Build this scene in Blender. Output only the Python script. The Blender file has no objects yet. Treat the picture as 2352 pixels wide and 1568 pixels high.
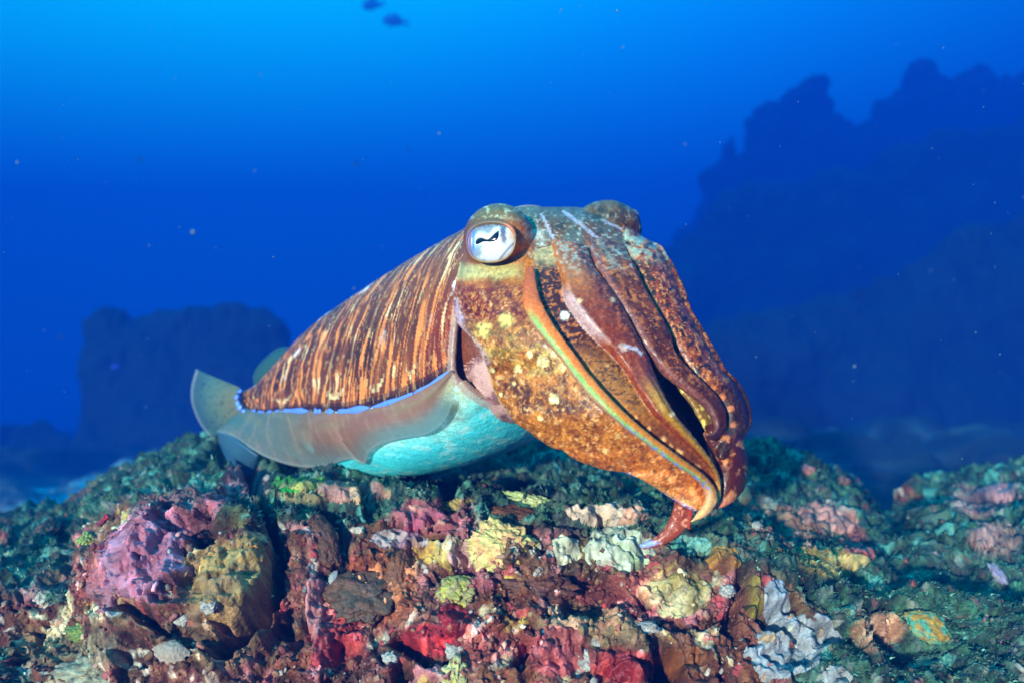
import bpy, math
import numpy as np
from mathutils import Vector, Matrix

sc = bpy.context.scene
COL = sc.collection

# ------------------------------------------------------------------ camera
FOC = 28.0
cam_d = bpy.data.cameras.new('camera')
cam_d.lens = FOC; cam_d.sensor_width = 36.0
cam_d.clip_start = 0.01; cam_d.clip_end = 200.0
cam_d.dof.use_dof = True; cam_d.dof.focus_distance = 0.63; cam_d.dof.aperture_fstop = 4.5
cam = bpy.data.objects.new('camera', cam_d); COL.objects.link(cam)
cam.location = (0, 0, 0); cam.rotation_euler = (math.radians(90), 0, 0)
sc.camera = cam

# ------------------------------------------------------------------ open water as the world
def lin(r, g, b):
    o = []
    for c in (r, g, b):
        c = c / 255.0
        o.append(c / 12.92 if c <= 0.04045 else ((c + 0.055) / 1.055) ** 2.4)
    return np.array(o)

world = bpy.data.worlds.new('World'); sc.world = world; world.use_nodes = True
nt = world.node_tree; nt.nodes.clear()
w_out = nt.nodes.new('ShaderNodeOutputWorld'); w_bg = nt.nodes.new('ShaderNodeBackground')
w_tc = nt.nodes.new('ShaderNodeTexCoord'); w_dot = nt.nodes.new('ShaderNodeVectorMath'); w_dot.operation = 'DOT_PRODUCT'
w_map = nt.nodes.new('ShaderNodeMapRange'); w_rmp = nt.nodes.new('ShaderNodeValToRGB')
UPV = Vector((-0.41, 0.25, 0.875)).normalized()
w_dot.inputs[1].default_value = UPV
w_map.inputs['From Min'].default_value = -1.0; w_map.inputs['From Max'].default_value = 1.0
WSTOPS = [(-1.0, (0, 10, 36)), (-0.3, (0, 18, 58)), (0.0, (0, 38, 88)), (0.25, (0, 106, 156)), (0.40, (0, 144, 202)),
          (0.50, (0, 166, 214)), (0.59, (0, 190, 220)), (0.68, (0, 208, 224)), (0.82, (0, 210, 228)), (1.0, (20, 212, 232))]
els = w_rmp.color_ramp.elements
while len(els) > 1: els.remove(els[-1])
for i, (p, c) in enumerate(WSTOPS):
    e = els[0] if i == 0 else els.new((p + 1) / 2)
    e.position = (p + 1) / 2
    e.color = (*lin(*c), 1)
w_rmp.color_ramp.interpolation = 'EASE'
w_rmp.color_ramp.interpolation = 'LINEAR'
w_bg.inputs['Strength'].default_value = 2.25
nt.links.new(w_tc.outputs['Generated'], w_dot.inputs[0]); nt.links.new(w_dot.outputs['Value'], w_map.inputs['Value'])
nt.links.new(w_map.outputs['Result'], w_rmp.inputs['Fac']); nt.links.new(w_rmp.outputs['Color'], w_bg.inputs['Color'])
nt.links.new(w_bg.outputs[0], w_out.inputs['Surface'])

# ------------------------------------------------------------------ sun lamp standing in for the diver's strobes (low, from behind)
sun_d = bpy.data.lights.new('sun', 'SUN'); sun_d.energy = 5.0; sun_d.angle = math.radians(2.0); sun_d.color = (1.0, 0.91, 0.75)
sun = bpy.data.objects.new('sun', sun_d); COL.objects.link(sun)
SUN_TO = Vector((-0.42, -0.89, 0.14)).normalized()
sun.rotation_euler = SUN_TO.to_track_quat('Z', 'Y').to_euler()
sun.location = SUN_TO * 3

sc.view_settings.view_transform = 'Standard'; sc.view_settings.look = 'None'
sc.view_settings.exposure = 0.58; sc.view_settings.gamma = 1.0
sc.render.engine = 'CYCLES'
sc.cycles.use_denoising = True
sc.cycles.max_bounces = 6; sc.cycles.diffuse_bounces = 2; sc.cycles.glossy_bounces = 2
sc.cycles.transmission_bounces = 3; sc.cycles.volume_bounces = 1; sc.cycles.transparent_max_bounces = 8
sc.cycles.caustics_reflective = False; sc.cycles.caustics_refractive = False

# ================================================================== helpers
PXF = 2352 * FOC / 36.0          # focal length in pixels of the 2352 x 1568 view
def P(px, py, d):
    px = np.asarray(px, float); py = np.asarray(py, float); d = np.asarray(d, float)
    return np.stack(np.broadcast_arrays((px - 1176) / PXF * d, d, (784 - py) / PXF * d), -1)
def proj(v):
    return 1176 + v[..., 0] / v[..., 1] * PXF, 784 - v[..., 2] / v[..., 1] * PXF

def _h(ix, iy, iz, seed):
    h = (ix.astype(np.int64) * 374761393 + iy.astype(np.int64) * 668265263 + iz.astype(np.int64) * 2147483647 + seed * 974711) & 0xffffffff
    h = ((h ^ (h >> 13)) * 1274126177) & 0xffffffff
    h = ((h ^ (h >> 16)) * 2246822519) & 0xffffffff
    return ((h ^ (h >> 15)) & 0xffffff) / float(0x1000000)
def vnoise(p, seed=0):
    """smooth value noise in -1..1, p (...,3)"""
    f = np.floor(p); t = p - f; f = f.astype(np.int64)
    t = t * t * t * (t * (t * 6 - 15) + 10)
    r = 0
    for dx in (0, 1):
        wx = t[..., 0] if dx else 1 - t[..., 0]
        for dy in (0, 1):
            wy = t[..., 1] if dy else 1 - t[..., 1]
            for dz in (0, 1):
                wz = t[..., 2] if dz else 1 - t[..., 2]
                r = r + wx * wy * wz * _h(f[..., 0] + dx, f[..., 1] + dy, f[..., 2] + dz, seed)
    return r * 2 - 1
def fbm(p, oct=4, seed=0, gain=0.5):
    a = 1.0; s = 0; n = 0
    for i in range(oct):
        s = s + a * vnoise(p * (2.03 ** i) + 17.3 * i, seed + i); n += a; a *= gain
    return s / n
def worley(p, seed=0):
    f = np.floor(p).astype(np.int64)
    F1 = np.full(p.shape[:-1], 9.0); F2 = F1.copy(); ID = np.zeros(p.shape[:-1])
    for dx in (-1, 0, 1):
        for dy in (-1, 0, 1):
            for dz in (-1, 0, 1):
                cx, cy, cz = f[..., 0] + dx, f[..., 1] + dy, f[..., 2] + dz
                q = (p[..., 0] - cx - _h(cx, cy, cz, seed)) ** 2 + (p[..., 1] - cy - _h(cx, cy, cz, seed + 1)) ** 2 + (p[..., 2] - cz - _h(cx, cy, cz, seed + 2)) ** 2
                cl = q < F1
                F2 = np.where(cl, F1, np.minimum(F2, q)); F1 = np.where(cl, q, F1)
                ID = np.where(cl, _h(cx, cy, cz, seed + 3), ID)
    return np.sqrt(F1), np.sqrt(F2), ID
def sstep(a, b, x):
    t = np.clip((x - a) / (b - a), 0, 1); return t * t * (3 - 2 * t)
def mix(a, b, t):
    t = np.asarray(t)[..., None]; return a * (1 - t) + np.asarray(b) * t
def interp_pts(x, pts):
    pts = np.array(sorted(pts), float); return np.interp(x, pts[:, 0], pts[:, 1])
def smooth_curve(pts, n):
    """Catmull-Rom through rows of pts, n samples by chord length"""
    pts = np.asarray(pts, float)
    d = np.r_[0, np.cumsum(np.maximum(np.linalg.norm(np.diff(pts, axis=0), axis=1), 1e-6) ** 0.8)]
    t = np.linspace(0, d[-1], n)
    i = np.clip(np.searchsorted(d, t, 'right') - 1, 0, len(pts) - 2)
    h = (d[i + 1] - d[i]); u = (t - d[i]) / h
    m = np.zeros_like(pts)
    m[1:-1] = (pts[2:] - pts[:-2]) / (d[2:] - d[:-2])[:, None]
    m[0] = (pts[1] - pts[0]) / (d[1] - d[0]); m[-1] = (pts[-1] - pts[-2]) / (d[-1] - d[-2])
    u = u[:, None]; h = h[:, None]
    return ((2*u**3 - 3*u**2 + 1) * pts[i] + (u**3 - 2*u**2 + u) * h * m[i] + (-2*u**3 + 3*u**2) * pts[i+1] + (u**3 - u**2) * h * m[i+1])
def polydist(px, py, line):
    """distance to a polyline and the position 0..1 along it"""
    line = np.asarray(line, float); best = np.full(np.shape(px), 1e9); pos = np.zeros(np.shape(px)); n = len(line) - 1
    for k in range(n):
        a, b = line[k], line[k + 1]; ab = b - a
        t = np.clip(((px - a[0]) * ab[0] + (py - a[1]) * ab[1]) / max(ab @ ab, 1e-9), 0, 1)
        q = np.hypot(px - a[0] - t * ab[0], py - a[1] - t * ab[1])
        pos = np.where(q < best, (k + t) / n, pos); best = np.minimum(best, q)
    return best, pos
def inpoly(px, py, poly):
    poly = np.asarray(poly, float); r = np.zeros(np.shape(px), bool)
    j = len(poly) - 1
    for i in range(len(poly)):
        xi, yi = poly[i]; xj, yj = poly[j]
        c = ((yi > py) != (yj > py)) & (px < (xj - xi) * (py - yi) / (yj - yi + 1e-12) + xi)
        r ^= c; j = i
    return r

def grid_quads(nu, nv, wrap=False, off=0):
    i, j = np.meshgrid(np.arange(nu - 1), np.arange(nv if wrap else nv - 1), indexing='ij')
    j2 = (j + 1) % nv
    return np.stack([i * nv + j, (i + 1) * nv + j, (i + 1) * nv + j2, i * nv + j2], -1).reshape(-1, 4) + off
def grid_normals(V, wrap=False):
    du = np.gradient(V, axis=0)
    dv = (np.roll(V, -1, 1) - np.roll(V, 1, 1)) if wrap else np.gradient(V, axis=1)
    n = np.cross(du, dv); return n / np.maximum(np.linalg.norm(n, axis=-1, keepdims=True), 1e-12)
def mesh_np(name, V, Q, C=None, smooth=True):
    """Q: (n,4) or (n,3) int array"""
    V = np.ascontiguousarray(V, np.float32).reshape(-1, 3); Q = np.ascontiguousarray(Q, np.int32)
    me = bpy.data.meshes.new(name); k = Q.shape[1]
    me.vertices.add(len(V)); me.vertices.foreach_set('co', V.ravel())
    me.loops.add(Q.size); me.loops.foreach_set('vertex_index', Q.ravel())
    me.polygons.add(len(Q)); me.polygons.foreach_set('loop_start', np.arange(0, Q.size, k, dtype=np.int32))
    me.polygons.foreach_set('loop_total', np.full(len(Q), k, np.int32))
    me.polygons.foreach_set('use_smooth', np.full(len(Q), smooth, bool))
    if C is not None:
        C = np.clip(np.asarray(C, np.float32).reshape(-1, C.shape[-1]), 0, 1)
        if C.shape[1] == 3: C = np.c_[C, np.ones(len(C), np.float32)]
        a = me.color_attributes.new('Col', 'FLOAT_COLOR', 'POINT'); a.data.foreach_set('color', np.ascontiguousarray(C, np.float32).ravel())
    me.update(calc_edges=True); me.validate()
    return me
class Bag:
    """collects grids into one mesh"""
    def __init__(s): s.v = []; s.q = []; s.c = []; s.n = 0
    def add(s, V, Q, C):
        V = np.asarray(V).reshape(-1, 3); Q = np.asarray(Q)
        a, b, c, d = (V[Q[:, k]] - V.mean(0) for k in range(4))       # turn closed shells outwards
        if (np.einsum('ij,ij->i', a, np.cross(b, c)).sum() + np.einsum('ij,ij->i', a, np.cross(c, d)).sum()) < 0: Q = Q[:, ::-1]
        s.v.append(V); s.q.append(np.asarray(Q) + s.n); s.c.append(np.asarray(C).reshape(-1, 3)); s.n += len(V)
    def mesh(s, name, smooth=True):
        return mesh_np(name, np.concatenate(s.v), np.concatenate(s.q), np.concatenate(s.c), smooth)
def obj(name, me, m=None, parent=None):
    o = bpy.data.objects.new(name, me); COL.objects.link(o)
    if m is not None: me.materials.append(m)
    if parent is not None: o.parent = parent; o.matrix_parent_inverse = Matrix.Translation(-Vector(parent.location))
    return o
def empty(name, loc):
    o = bpy.data.objects.new(name, None); COL.objects.link(o); o.location = [float(x) for x in loc]; o.empty_display_size = 0.03
    return o
def tag(o, label=None, cat=None, group=None, kind=None):
    if label: o['label'] = label
    if cat: o['category'] = cat
    if group: o['group'] = group
    if kind: o['kind'] = kind
    return o

def mat(name, rough=0.6, spec=0.5, coat=0.0, bump=0.0, bscale=400.0, bdist=0.001, sss=0.0, sss_r=(1, .35, .2), trans=0.0, color=None, coat_rough=0.2, detail=4.0, mott=0.0, mscale=300.0):
    m = bpy.data.materials.new(name); m.use_nodes = True; n = m.node_tree; b = n.nodes['Principled BSDF']
    b.inputs['Roughness'].default_value = rough; b.inputs['Specular IOR Level'].default_value = spec
    b.inputs['Coat Weight'].default_value = coat; b.inputs['Coat Roughness'].default_value = coat_rough
    tc = n.nodes.new('ShaderNodeTexCoord')
    if color is None:
        a = n.nodes.new('ShaderNodeAttribute'); a.attribute_name = 'Col'; src = a.outputs['Color']
    else:
        a = n.nodes.new('ShaderNodeRGB'); a.outputs[0].default_value = (*color, 1); src = a.outputs[0]
    if mott:
        nz = n.nodes.new('ShaderNodeTexNoise'); nz.inputs['Scale'].default_value = mscale; nz.inputs['Detail'].default_value = 3.0
        n.links.new(tc.outputs['Object'], nz.inputs['Vector'])
        mr = n.nodes.new('ShaderNodeMapRange'); mr.inputs['From Min'].default_value = 0.3; mr.inputs['From Max'].default_value = 0.7
        mr.inputs['To Min'].default_value = 1 - mott; mr.inputs['To Max'].default_value = 1 + mott
        n.links.new(nz.outputs['Fac'], mr.inputs['Value'])
        vm = n.nodes.new('ShaderNodeVectorMath'); vm.operation = 'SCALE'
        n.links.new(src, vm.inputs[0]); n.links.new(mr.outputs['Result'], vm.inputs['Scale']); src = vm.outputs[0]
    n.links.new(src, b.inputs['Base Color'])
    if sss:
        b.inputs['Subsurface Weight'].default_value = sss; b.inputs['Subsurface Radius'].default_value = sss_r; b.inputs['Subsurface Scale'].default_value = 0.004
    if bump:
        nb = n.nodes.new('ShaderNodeTexNoise'); nb.inputs['Scale'].default_value = bscale; nb.inputs['Detail'].default_value = detail
        n.links.new(tc.outputs['Object'], nb.inputs['Vector'])
        bp = n.nodes.new('ShaderNodeBump'); bp.inputs['Strength'].default_value = bump; bp.inputs['Distance'].default_value = bdist
        n.links.new(nb.outputs['Fac'], bp.inputs['Height']); n.links.new(bp.outputs['Normal'], b.inputs['Normal'])
    if trans:
        out = n.nodes['Material Output']; tl = n.nodes.new('ShaderNodeBsdfTranslucent'); mx = n.nodes.new('ShaderNodeMixShader')
        tp = n.nodes.new('ShaderNodeBsdfTransparent'); mx2 = n.nodes.new('ShaderNodeMixShader')
        n.links.new(src, tl.inputs['Color']); mx.inputs[0].default_value = trans
        n.links.new(b.outputs[0], mx.inputs[1]); n.links.new(tl.outputs[0], mx.inputs[2])
        if color is None: n.links.new(a.outputs['Alpha'], mx2.inputs[0])
        else: mx2.inputs[0].default_value = 0.22
        n.links.new(mx.outputs[0], mx2.inputs[1]); n.links.new(tp.outputs[0], mx2.inputs[2])
        n.links.new(mx2.outputs[0], out.inputs['Surface'])
    return m
M_SKIN = mat('cuttlefish_skin', rough=0.42, spec=0.38, coat=0.16, coat_rough=0.2, bump=0.5, bscale=480, bdist=0.0014, sss=0.06, mott=0.16, mscale=620)
M_FIN = mat('fin_membrane', rough=0.5, coat=0.1, trans=0.35, bump=0.15, bscale=500)
M_EYE = mat('eye_silver', rough=0.3, spec=0.5, coat=0.9, coat_rough=0.04)
M_PUPIL = mat('pupil_black', rough=0.1, color=(0.004, 0.005, 0.012), coat=0.6, coat_rough=0.03)
M_BLUE = mat('iridescent_blue', rough=0.35, color=tuple(lin(105, 145, 255)), coat=0.4)
M_REEF = mat('reef_crust', rough=0.72, spec=0.35, bump=0.9, bscale=260, bdist=0.003, mott=0.28, mscale=330)
M_CRUST = mat('living_crust', rough=0.55, spec=0.4, bump=0.8, bscale=330, bdist=0.002, mott=0.18, mscale=420)
M_BACK = mat('distant_reef', rough=0.85, bump=0.8, bscale=4, bdist=0.15)
# ================================================================== the reef rock (terrain)
rng = np.random.default_rng(7)
CREST = [(-700, 1290), (-200, 1240), (0, 1215), (80, 1205), (160, 1180), (260, 1112), (350, 1072), (420, 1046), (490, 1022), (620, 1030), (900, 1020), (1250, 1005), (1500, 1010),
         (1700, 1022), (1760, 1032), (1850, 1062), (1890, 1085), (1945, 1104), (1985, 1150), (2015, 1182), (2060, 1194), (2095, 1176), (2120, 1138), (2180, 1118), (2260, 1108), (2352, 1088), (2600, 1060), (3200, 1050)]
PTOP = [(-700, 1350), (0, 1320), (200, 1280), (330, 1175), (500, 1130), (640, 1150), (800, 1150), (1000, 1150), (1300, 1165), (1500, 1180), (1700, 1235), (1900, 1290), (2100, 1340), (2352, 1370), (3200, 1400)]
NC, NR = 1240, 480
kcol = np.linspace(-0.80, 0.80, NC)
def terrain_base():
    rows = []
    def row(y, pyf=None, dz=None, zref=None):
        x = kcol * (0.30 + 0.72 * y); px = 1176 + x / y * PXF
        if pyf is not None: z = (784 - pyf(px)) / PXF * y
        else: z = zref + dz
        rows.append(np.stack([x, np.full(NC, y), z], -1)); return z
    crest = lambda px: interp_pts(px, CREST)
    ptop = lambda px: interp_pts(px, PTOP)
    row(0.50, lambda px: 2150 + 0 * px)
    row(0.57, lambda px: 1790 + 0 * px)
    row(0.62, lambda px: 1600 + 0 * px)
    row(0.665, lambda px: 1420 * .6 + .4 * (ptop(px) + 210))
    row(0.70, lambda px: 0.45 * 1300 + .55 * (ptop(px) + 90))
    row(0.76, lambda px: ptop(px))
    row(0.88, lambda px: ptop(px) * .60 + .40 * crest(px))
    row(1.00, lambda px: ptop(px) * .30 + .70 * crest(px))
    zc = row(1.15, crest)
    row(1.27, dz=-0.035, zref=zc)
    row(1.45, dz=-0.18, zref=zc)
    row(1.80, dz=-0.55, zref=zc)
    row(2.40, dz=-1.0, zref=zc)
    R = np.stack(rows, 0)
    # denser where the camera sees it
    keys = np.array([0, 1, 2, 3, 4, 5, 6, 7, 8, 9, 10, 11, 12], float)
    dens = np.array([.35, .7, 1.5, 1.5, 1.5, 1.2, 1.0, 1.0, .8, .35, .2, .15])
    cum = np.r_[0, np.cumsum(dens)]; t = np.interp(np.linspace(0, cum[-1], NR), cum, keys)
    i = np.clip(t.astype(int), 0, len(R) - 2); u = (t - i)[:, None, None]
    Rm = np.concatenate([2 * R[:1] - R[1:2], R, 2 * R[-1:] - R[-2:-1]], 0)
    p0, p1, p2, p3 = Rm[i], Rm[i + 1], Rm[i + 2], Rm[i + 3]
    return 0.5 * ((2 * p1) + (-p0 + p2) * u + (2 * p0 - 5 * p1 + 4 * p2 - p3) * u ** 2 + (-p0 + 3 * p1 - 3 * p2 + p3) * u ** 3)
TB = terrain_base()
tpx, tpy = proj(TB)
TN0 = -grid_normals(TB)
if TN0[NR // 2, NC // 2, 1] > 0 and TN0[NR // 2, NC // 2, 2] < 0: TN0 = -TN0
TN0 *= np.where(TN0[..., 2:3] < -0.3, -1, 1)
# relief: big swells, boulders, knobs, grit
big = fbm(TB * 5.5, 3, 11)
wf1, wf2, wid = worley(TB * 15 + 0.35 * np.stack([fbm(TB * 9, 2, 3), fbm(TB * 9, 2, 4), fbm(TB * 9, 2, 5)], -1), 21)
w21, w22, wid2 = worley(TB * 46 + 0.5 * np.stack([fbm(TB * 30, 2, 6), fbm(TB * 30, 2, 7), fbm(TB * 30, 2, 8)], -1), 33)
fine = fbm(TB * 70, 4, 40, 0.6)
w31, w32, wid3 = worley(TB * 125 + 0.8 * np.stack([vnoise(TB * 90, 16), vnoise(TB * 90, 17), vnoise(TB * 90, 18)], -1), 43)
grit = np.clip(1 - w31 * 1.2, 0, 1)
ridg = 1 - 2 * np.abs(vnoise(TB * 60, 47))
lumps = np.clip(1 - wf1 * 1.15, 0, 1) ** 0.8
knobs = np.clip(1 - w21 * 1.2, 0, 1)
WP = TB + .012 * np.stack([fbm(TB * 22, 2, 26), fbm(TB * 22, 2, 27), fbm(TB * 22, 2, 28)], -1)
def ridge(s, o, sd):
    a = 1.0; t = 0; n = 0
    for k in range(o):
        t = t + a * (1 - 2.2 * np.abs(vnoise(WP * s * 2.1 ** k + 5 * k, sd + k))); n += a; a *= .55
    return t / n
crag = ridge(15, 4, 141); crag2 = ridge(48, 3, 151)
disp = 0.030 * big + 0.010 * (lumps - 0.4) + 0.0035 * (knobs - .4) + 0.011 * fine + .015 * crag + .0065 * crag2 + .0016 * (grit - .4) * (wid3 > .5)
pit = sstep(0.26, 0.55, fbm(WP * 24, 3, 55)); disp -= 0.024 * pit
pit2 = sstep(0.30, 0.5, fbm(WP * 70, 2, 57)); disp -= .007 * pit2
# the round boulder at the left and the black crevice beside it
bd = np.clip(1 - ((tpx - 400) / 250) ** 2 - ((tpy - 1380) / 240) ** 2, 0, 1) ** 0.5
disp += 0.050 * bd
def crev(line, w, dep, wob=6):
    q, pos = polydist(tpx + wob * vnoise(TB * 60, 61), tpy + wob * vnoise(TB * 60, 62), line)
    return dep * np.exp(-(q / w) ** 2) * sstep(0, .12, pos) * sstep(1, .85, pos)
CREV = [(596, 1180), (630, 1230), (652, 1290), (640, 1350), (628, 1410), (590, 1460), (540, 1520), (500, 1545)]
for ln, w, dp in ((CREV, 11, .085), ([(1020, 1120), (1040, 1175), (1035, 1200)], 13, .05), ([(1180, 1560), (1200, 1510), (1215, 1480)], 14, .04),
                  ([(1500, 1568), (1530, 1530), (1520, 1490)], 16, .05), ([(740, 1180), (790, 1260), (770, 1320)], 16, .035),
                  ([(300, 1400), (400, 1470), (430, 1500)], 10, .03), ([(900, 1460), (960, 1500), (1000, 1560)], 14, .035), ([(1700, 1320), (1690, 1400), (1660, 1470)], 14, .035), ([(560, 1060), (590, 1120), (600, 1180)], 12, .05)):
    disp -= crev(ln, w, dp)
fade = sstep(1.9, 1.3, TB[..., 1])
TV = TB + TN0 * (disp * fade)[..., None]
TN = grid_normals(TV); TN *= np.sign((TN * TN0).sum(-1, keepdims=True))
vpx, vpy = proj(TV)

PAL = np.array([lin(*c) for c in [(110, 52, 58), (150, 78, 84), (96, 66, 50), (132, 100, 70), (84, 44, 40), (70, 62, 52), (160, 120, 96), (120, 92, 56), (148, 70, 78), (66, 50, 46), (178, 140, 118), (104, 84, 62), (92, 40, 48), (140, 118, 84)]])
GRN = np.array([lin(*c) for c in [(36, 110, 96), (26, 84, 80), (56, 118, 88), (20, 70, 76), (80, 130, 104), (36, 90, 64)]])
def patches(cols, scale, seed, warp=.5):
    """soft edged, torn patches of colour: a noise picks the colour"""
    q = fbm(WP * scale + warp * np.stack([vnoise(WP * scale * 3, seed + 1), vnoise(WP * scale * 3, seed + 2), 0 * big], -1), 4, seed, .55)
    t = np.clip((q + .62) / 1.24, 0, .9999) * (len(cols) - 1); k = t.astype(int); f = sstep(.35, .65, t - k)[..., None]
    return cols[k] * (1 - f) + cols[k + 1] * f
rs = np.random.default_rng(3)
TC = patches(PAL[rs.permutation(len(PAL))], 9, 161) * .45 + patches(PAL[rs.permutation(len(PAL))], 26, 171) * .55
TC = mix(TC, patches(PAL[rs.permutation(len(PAL))], 70, 181), .35)
TC = mix(TC, lin(104, 34, 34), 0.6 * sstep(.08, .4, fbm(WP * 13, 4, 71)))
TC = mix(TC, lin(112, 64, 30), 0.7 * sstep(.08, .4, fbm(WP * 11, 4, 73)))
TC = mix(TC, lin(196, 130, 134), 0.8 * sstep(.20, .42, fbm(WP * 24, 4, 75)))
TC = mix(TC, lin(206, 190, 156), 0.85 * sstep(.30, .46, fbm(WP * 34, 4, 77)))
TC = mix(TC, lin(186, 160, 80), 0.7 * sstep(.36, .48, fbm(WP * 30, 4, 79)))
TC = mix(TC, lin(50, 26, 22), 0.75 * pit); TC = mix(TC, lin(56, 34, 30), .6 * pit2)  # hollows also darkened in colour, like the shade inside them
TC = mix(TC, lin(214, 196, 180), .8 * sstep(.36, .48, fbm(WP * 95, 3, 78)) * sstep(-.2, .2, fbm(WP * 8, 2, 76)))
# green turf on upward and right-hand slopes; teal includes painted blue light from above
g = patches(GRN, 22, 191) * .5 + patches(GRN[::-1].copy(), 60, 195) * .5
gm = 1.15 * sstep(.55, .95, TN0[..., 2]) + 0.9 * fbm(TB * 9, 4, 81) + 0.35 * sstep(1650, 2100, vpx) - 0.55 * sstep(1150, 1250, vpy) * sstep(2000, 1700, vpx) + 0.22 * sstep(1160, 1100, vpy)
gm = sstep(.25, .75, gm - .30 * sstep(520, 250, vpx) * sstep(.1, -.2, fbm(TB * 14, 3, 83)))
TC = mix(TC, g * (0.8 + .5 * fine[..., None]), .88 * gm)
TC *= np.clip(0.95 + 0.7 * fbm(TB * 55, 3, 91) + .7 * fbm(TB * 190, 2, 92), .25, 2)[..., None]
TC = mix(TC, lin(214, 204, 190), .7 * (wid3 > .95) * sstep(.25, .5, grit) * (1 - .6 * gm))
TC = mix(TC, lin(190, 84, 90), .7 * ((wid3 > .80) & (wid3 < .86)) * sstep(.2, .5, grit) * (1 - .7 * gm))
TC = mix(TC, lin(110, 176, 160), .6 * sstep(.28, .45, fbm(WP * 60, 3, 84)) * gm)
TC = mix(TC, lin(14, 40, 44), .6 * sstep(.1, .4, fbm(WP * 30, 3, 85)) * gm)
# the grey-pink and tan boulder
def patch_mask(w, cx, cy, rx, ry, seed, sc_=28, amp=.6):
    r = np.hypot((vpx[w] - cx) / rx, (vpy[w] - cy) / ry)
    return 1 - r + amp * fbm(TB[w] * sc_, 4, seed)
for cx, cy, rx, ry, c, sd, a in ((530, 1330, 120, 110, (150, 124, 78), 101, .75), (500, 1440, 130, 80, (136, 110, 80), 102, .6), (330, 1275, 120, 110, (178, 116, 140), 103, .8), (400, 1180, 110, 60, (150, 92, 104), 104, .6),
                                 (770, 1470, 70, 110, (190, 70, 78), 105, .7), (740, 1400, 30, 110, (196, 128, 130), 106, .7), (880, 1330, 120, 110, (104, 58, 34), 107, .75), (1000, 1180, 120, 45, (176, 96, 104), 108, .8),
                                 (1400, 1360, 160, 60, (150, 70, 70), 109, .5), (1350, 1430, 160, 60, (170, 150, 110), 110, .55), (1180, 1480, 140, 60, (160, 84, 80), 111, .6), (1290, 1500, 90, 60, (196, 100, 104), 112, .6),
                                 (980, 1470, 60, 50, (128, 22, 34), 113, .8), (1100, 1320, 60, 40, (150, 84, 96), 114, .7), (1900, 1290, 90, 40, (196, 160, 90), 115, .7), (1850, 1200, 70, 60, (190, 130, 110), 116, .7), (1960, 1240, 40, 50, (180, 96, 90), 116, .7),
                                 (2010, 1450, 90, 50, (196, 140, 110), 117, .7), (2250, 1150, 80, 40, (170, 120, 120), 118, .7), (2280, 1240, 70, 40, (176, 130, 120), 119, .7), (1560, 1360, 90, 60, (176, 158, 116), 120, .6), (1450, 1530, 100, 50, (110, 30, 34), 121, .7),
                                 (560, 1110, 60, 50, (180, 110, 120), 122, .7), (1740, 1160, 50, 30, (170, 130, 110), 123, .6), (200, 1330, 60, 60, (150, 84, 84), 124, .6), (100, 1480, 90, 60, (130, 110, 80), 125, .5), (700, 1130, 90, 30, (190, 160, 110), 126, .7), (250, 1500, 80, 60, (120, 120, 100), 127, .5)):
    w = (np.abs(vpx - cx) < rx * 1.7) & (np.abs(vpy - cy) < ry * 1.7)
    TC[w] = mix(TC[w], lin(*c) * (1 + .5 * fine[w][:, None]) * (TC[w].mean(-1, keepdims=True) * 1.5 + .75 * lin(*c).mean()) / (1.5 * lin(*c).mean()), a * sstep(0, .35, patch_mask(w, cx, cy, rx, ry, sd)))
TC = np.clip(TC, 0, 1) ** 1.18 * 1.12
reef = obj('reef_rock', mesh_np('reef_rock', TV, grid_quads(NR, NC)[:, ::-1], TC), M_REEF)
tag(reef, kind='structure')

def terrain_at(px, py):
    """grid index of the nearest visible bit of rock under a pixel"""
    q = np.hypot(vpx - px, vpy - py); near = q < max(q.min() * 1.5, 4.0)
    return np.unravel_index(np.argmin(np.where(near, TV[..., 1], 9)), q.shape)

def largest(mask, score):
    """the connected piece of a grid mask that holds the best score"""
    cell = mask[:-1, :-1] & mask[1:, :-1] & mask[:-1, 1:] & mask[1:, 1:]
    i, j = np.unravel_index(np.argmax(np.where(cell, score[:-1, :-1], -9)), cell.shape)
    c = np.zeros_like(cell); c[i, j] = True
    while True:
        n = c.copy(); n[1:] |= c[:-1]; n[:-1] |= c[1:]; n[:, 1:] |= c[:, :-1]; n[:, :-1] |= c[:, 1:]; n &= cell
        if (n == c).all(): break
        c = n
    return c
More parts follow.
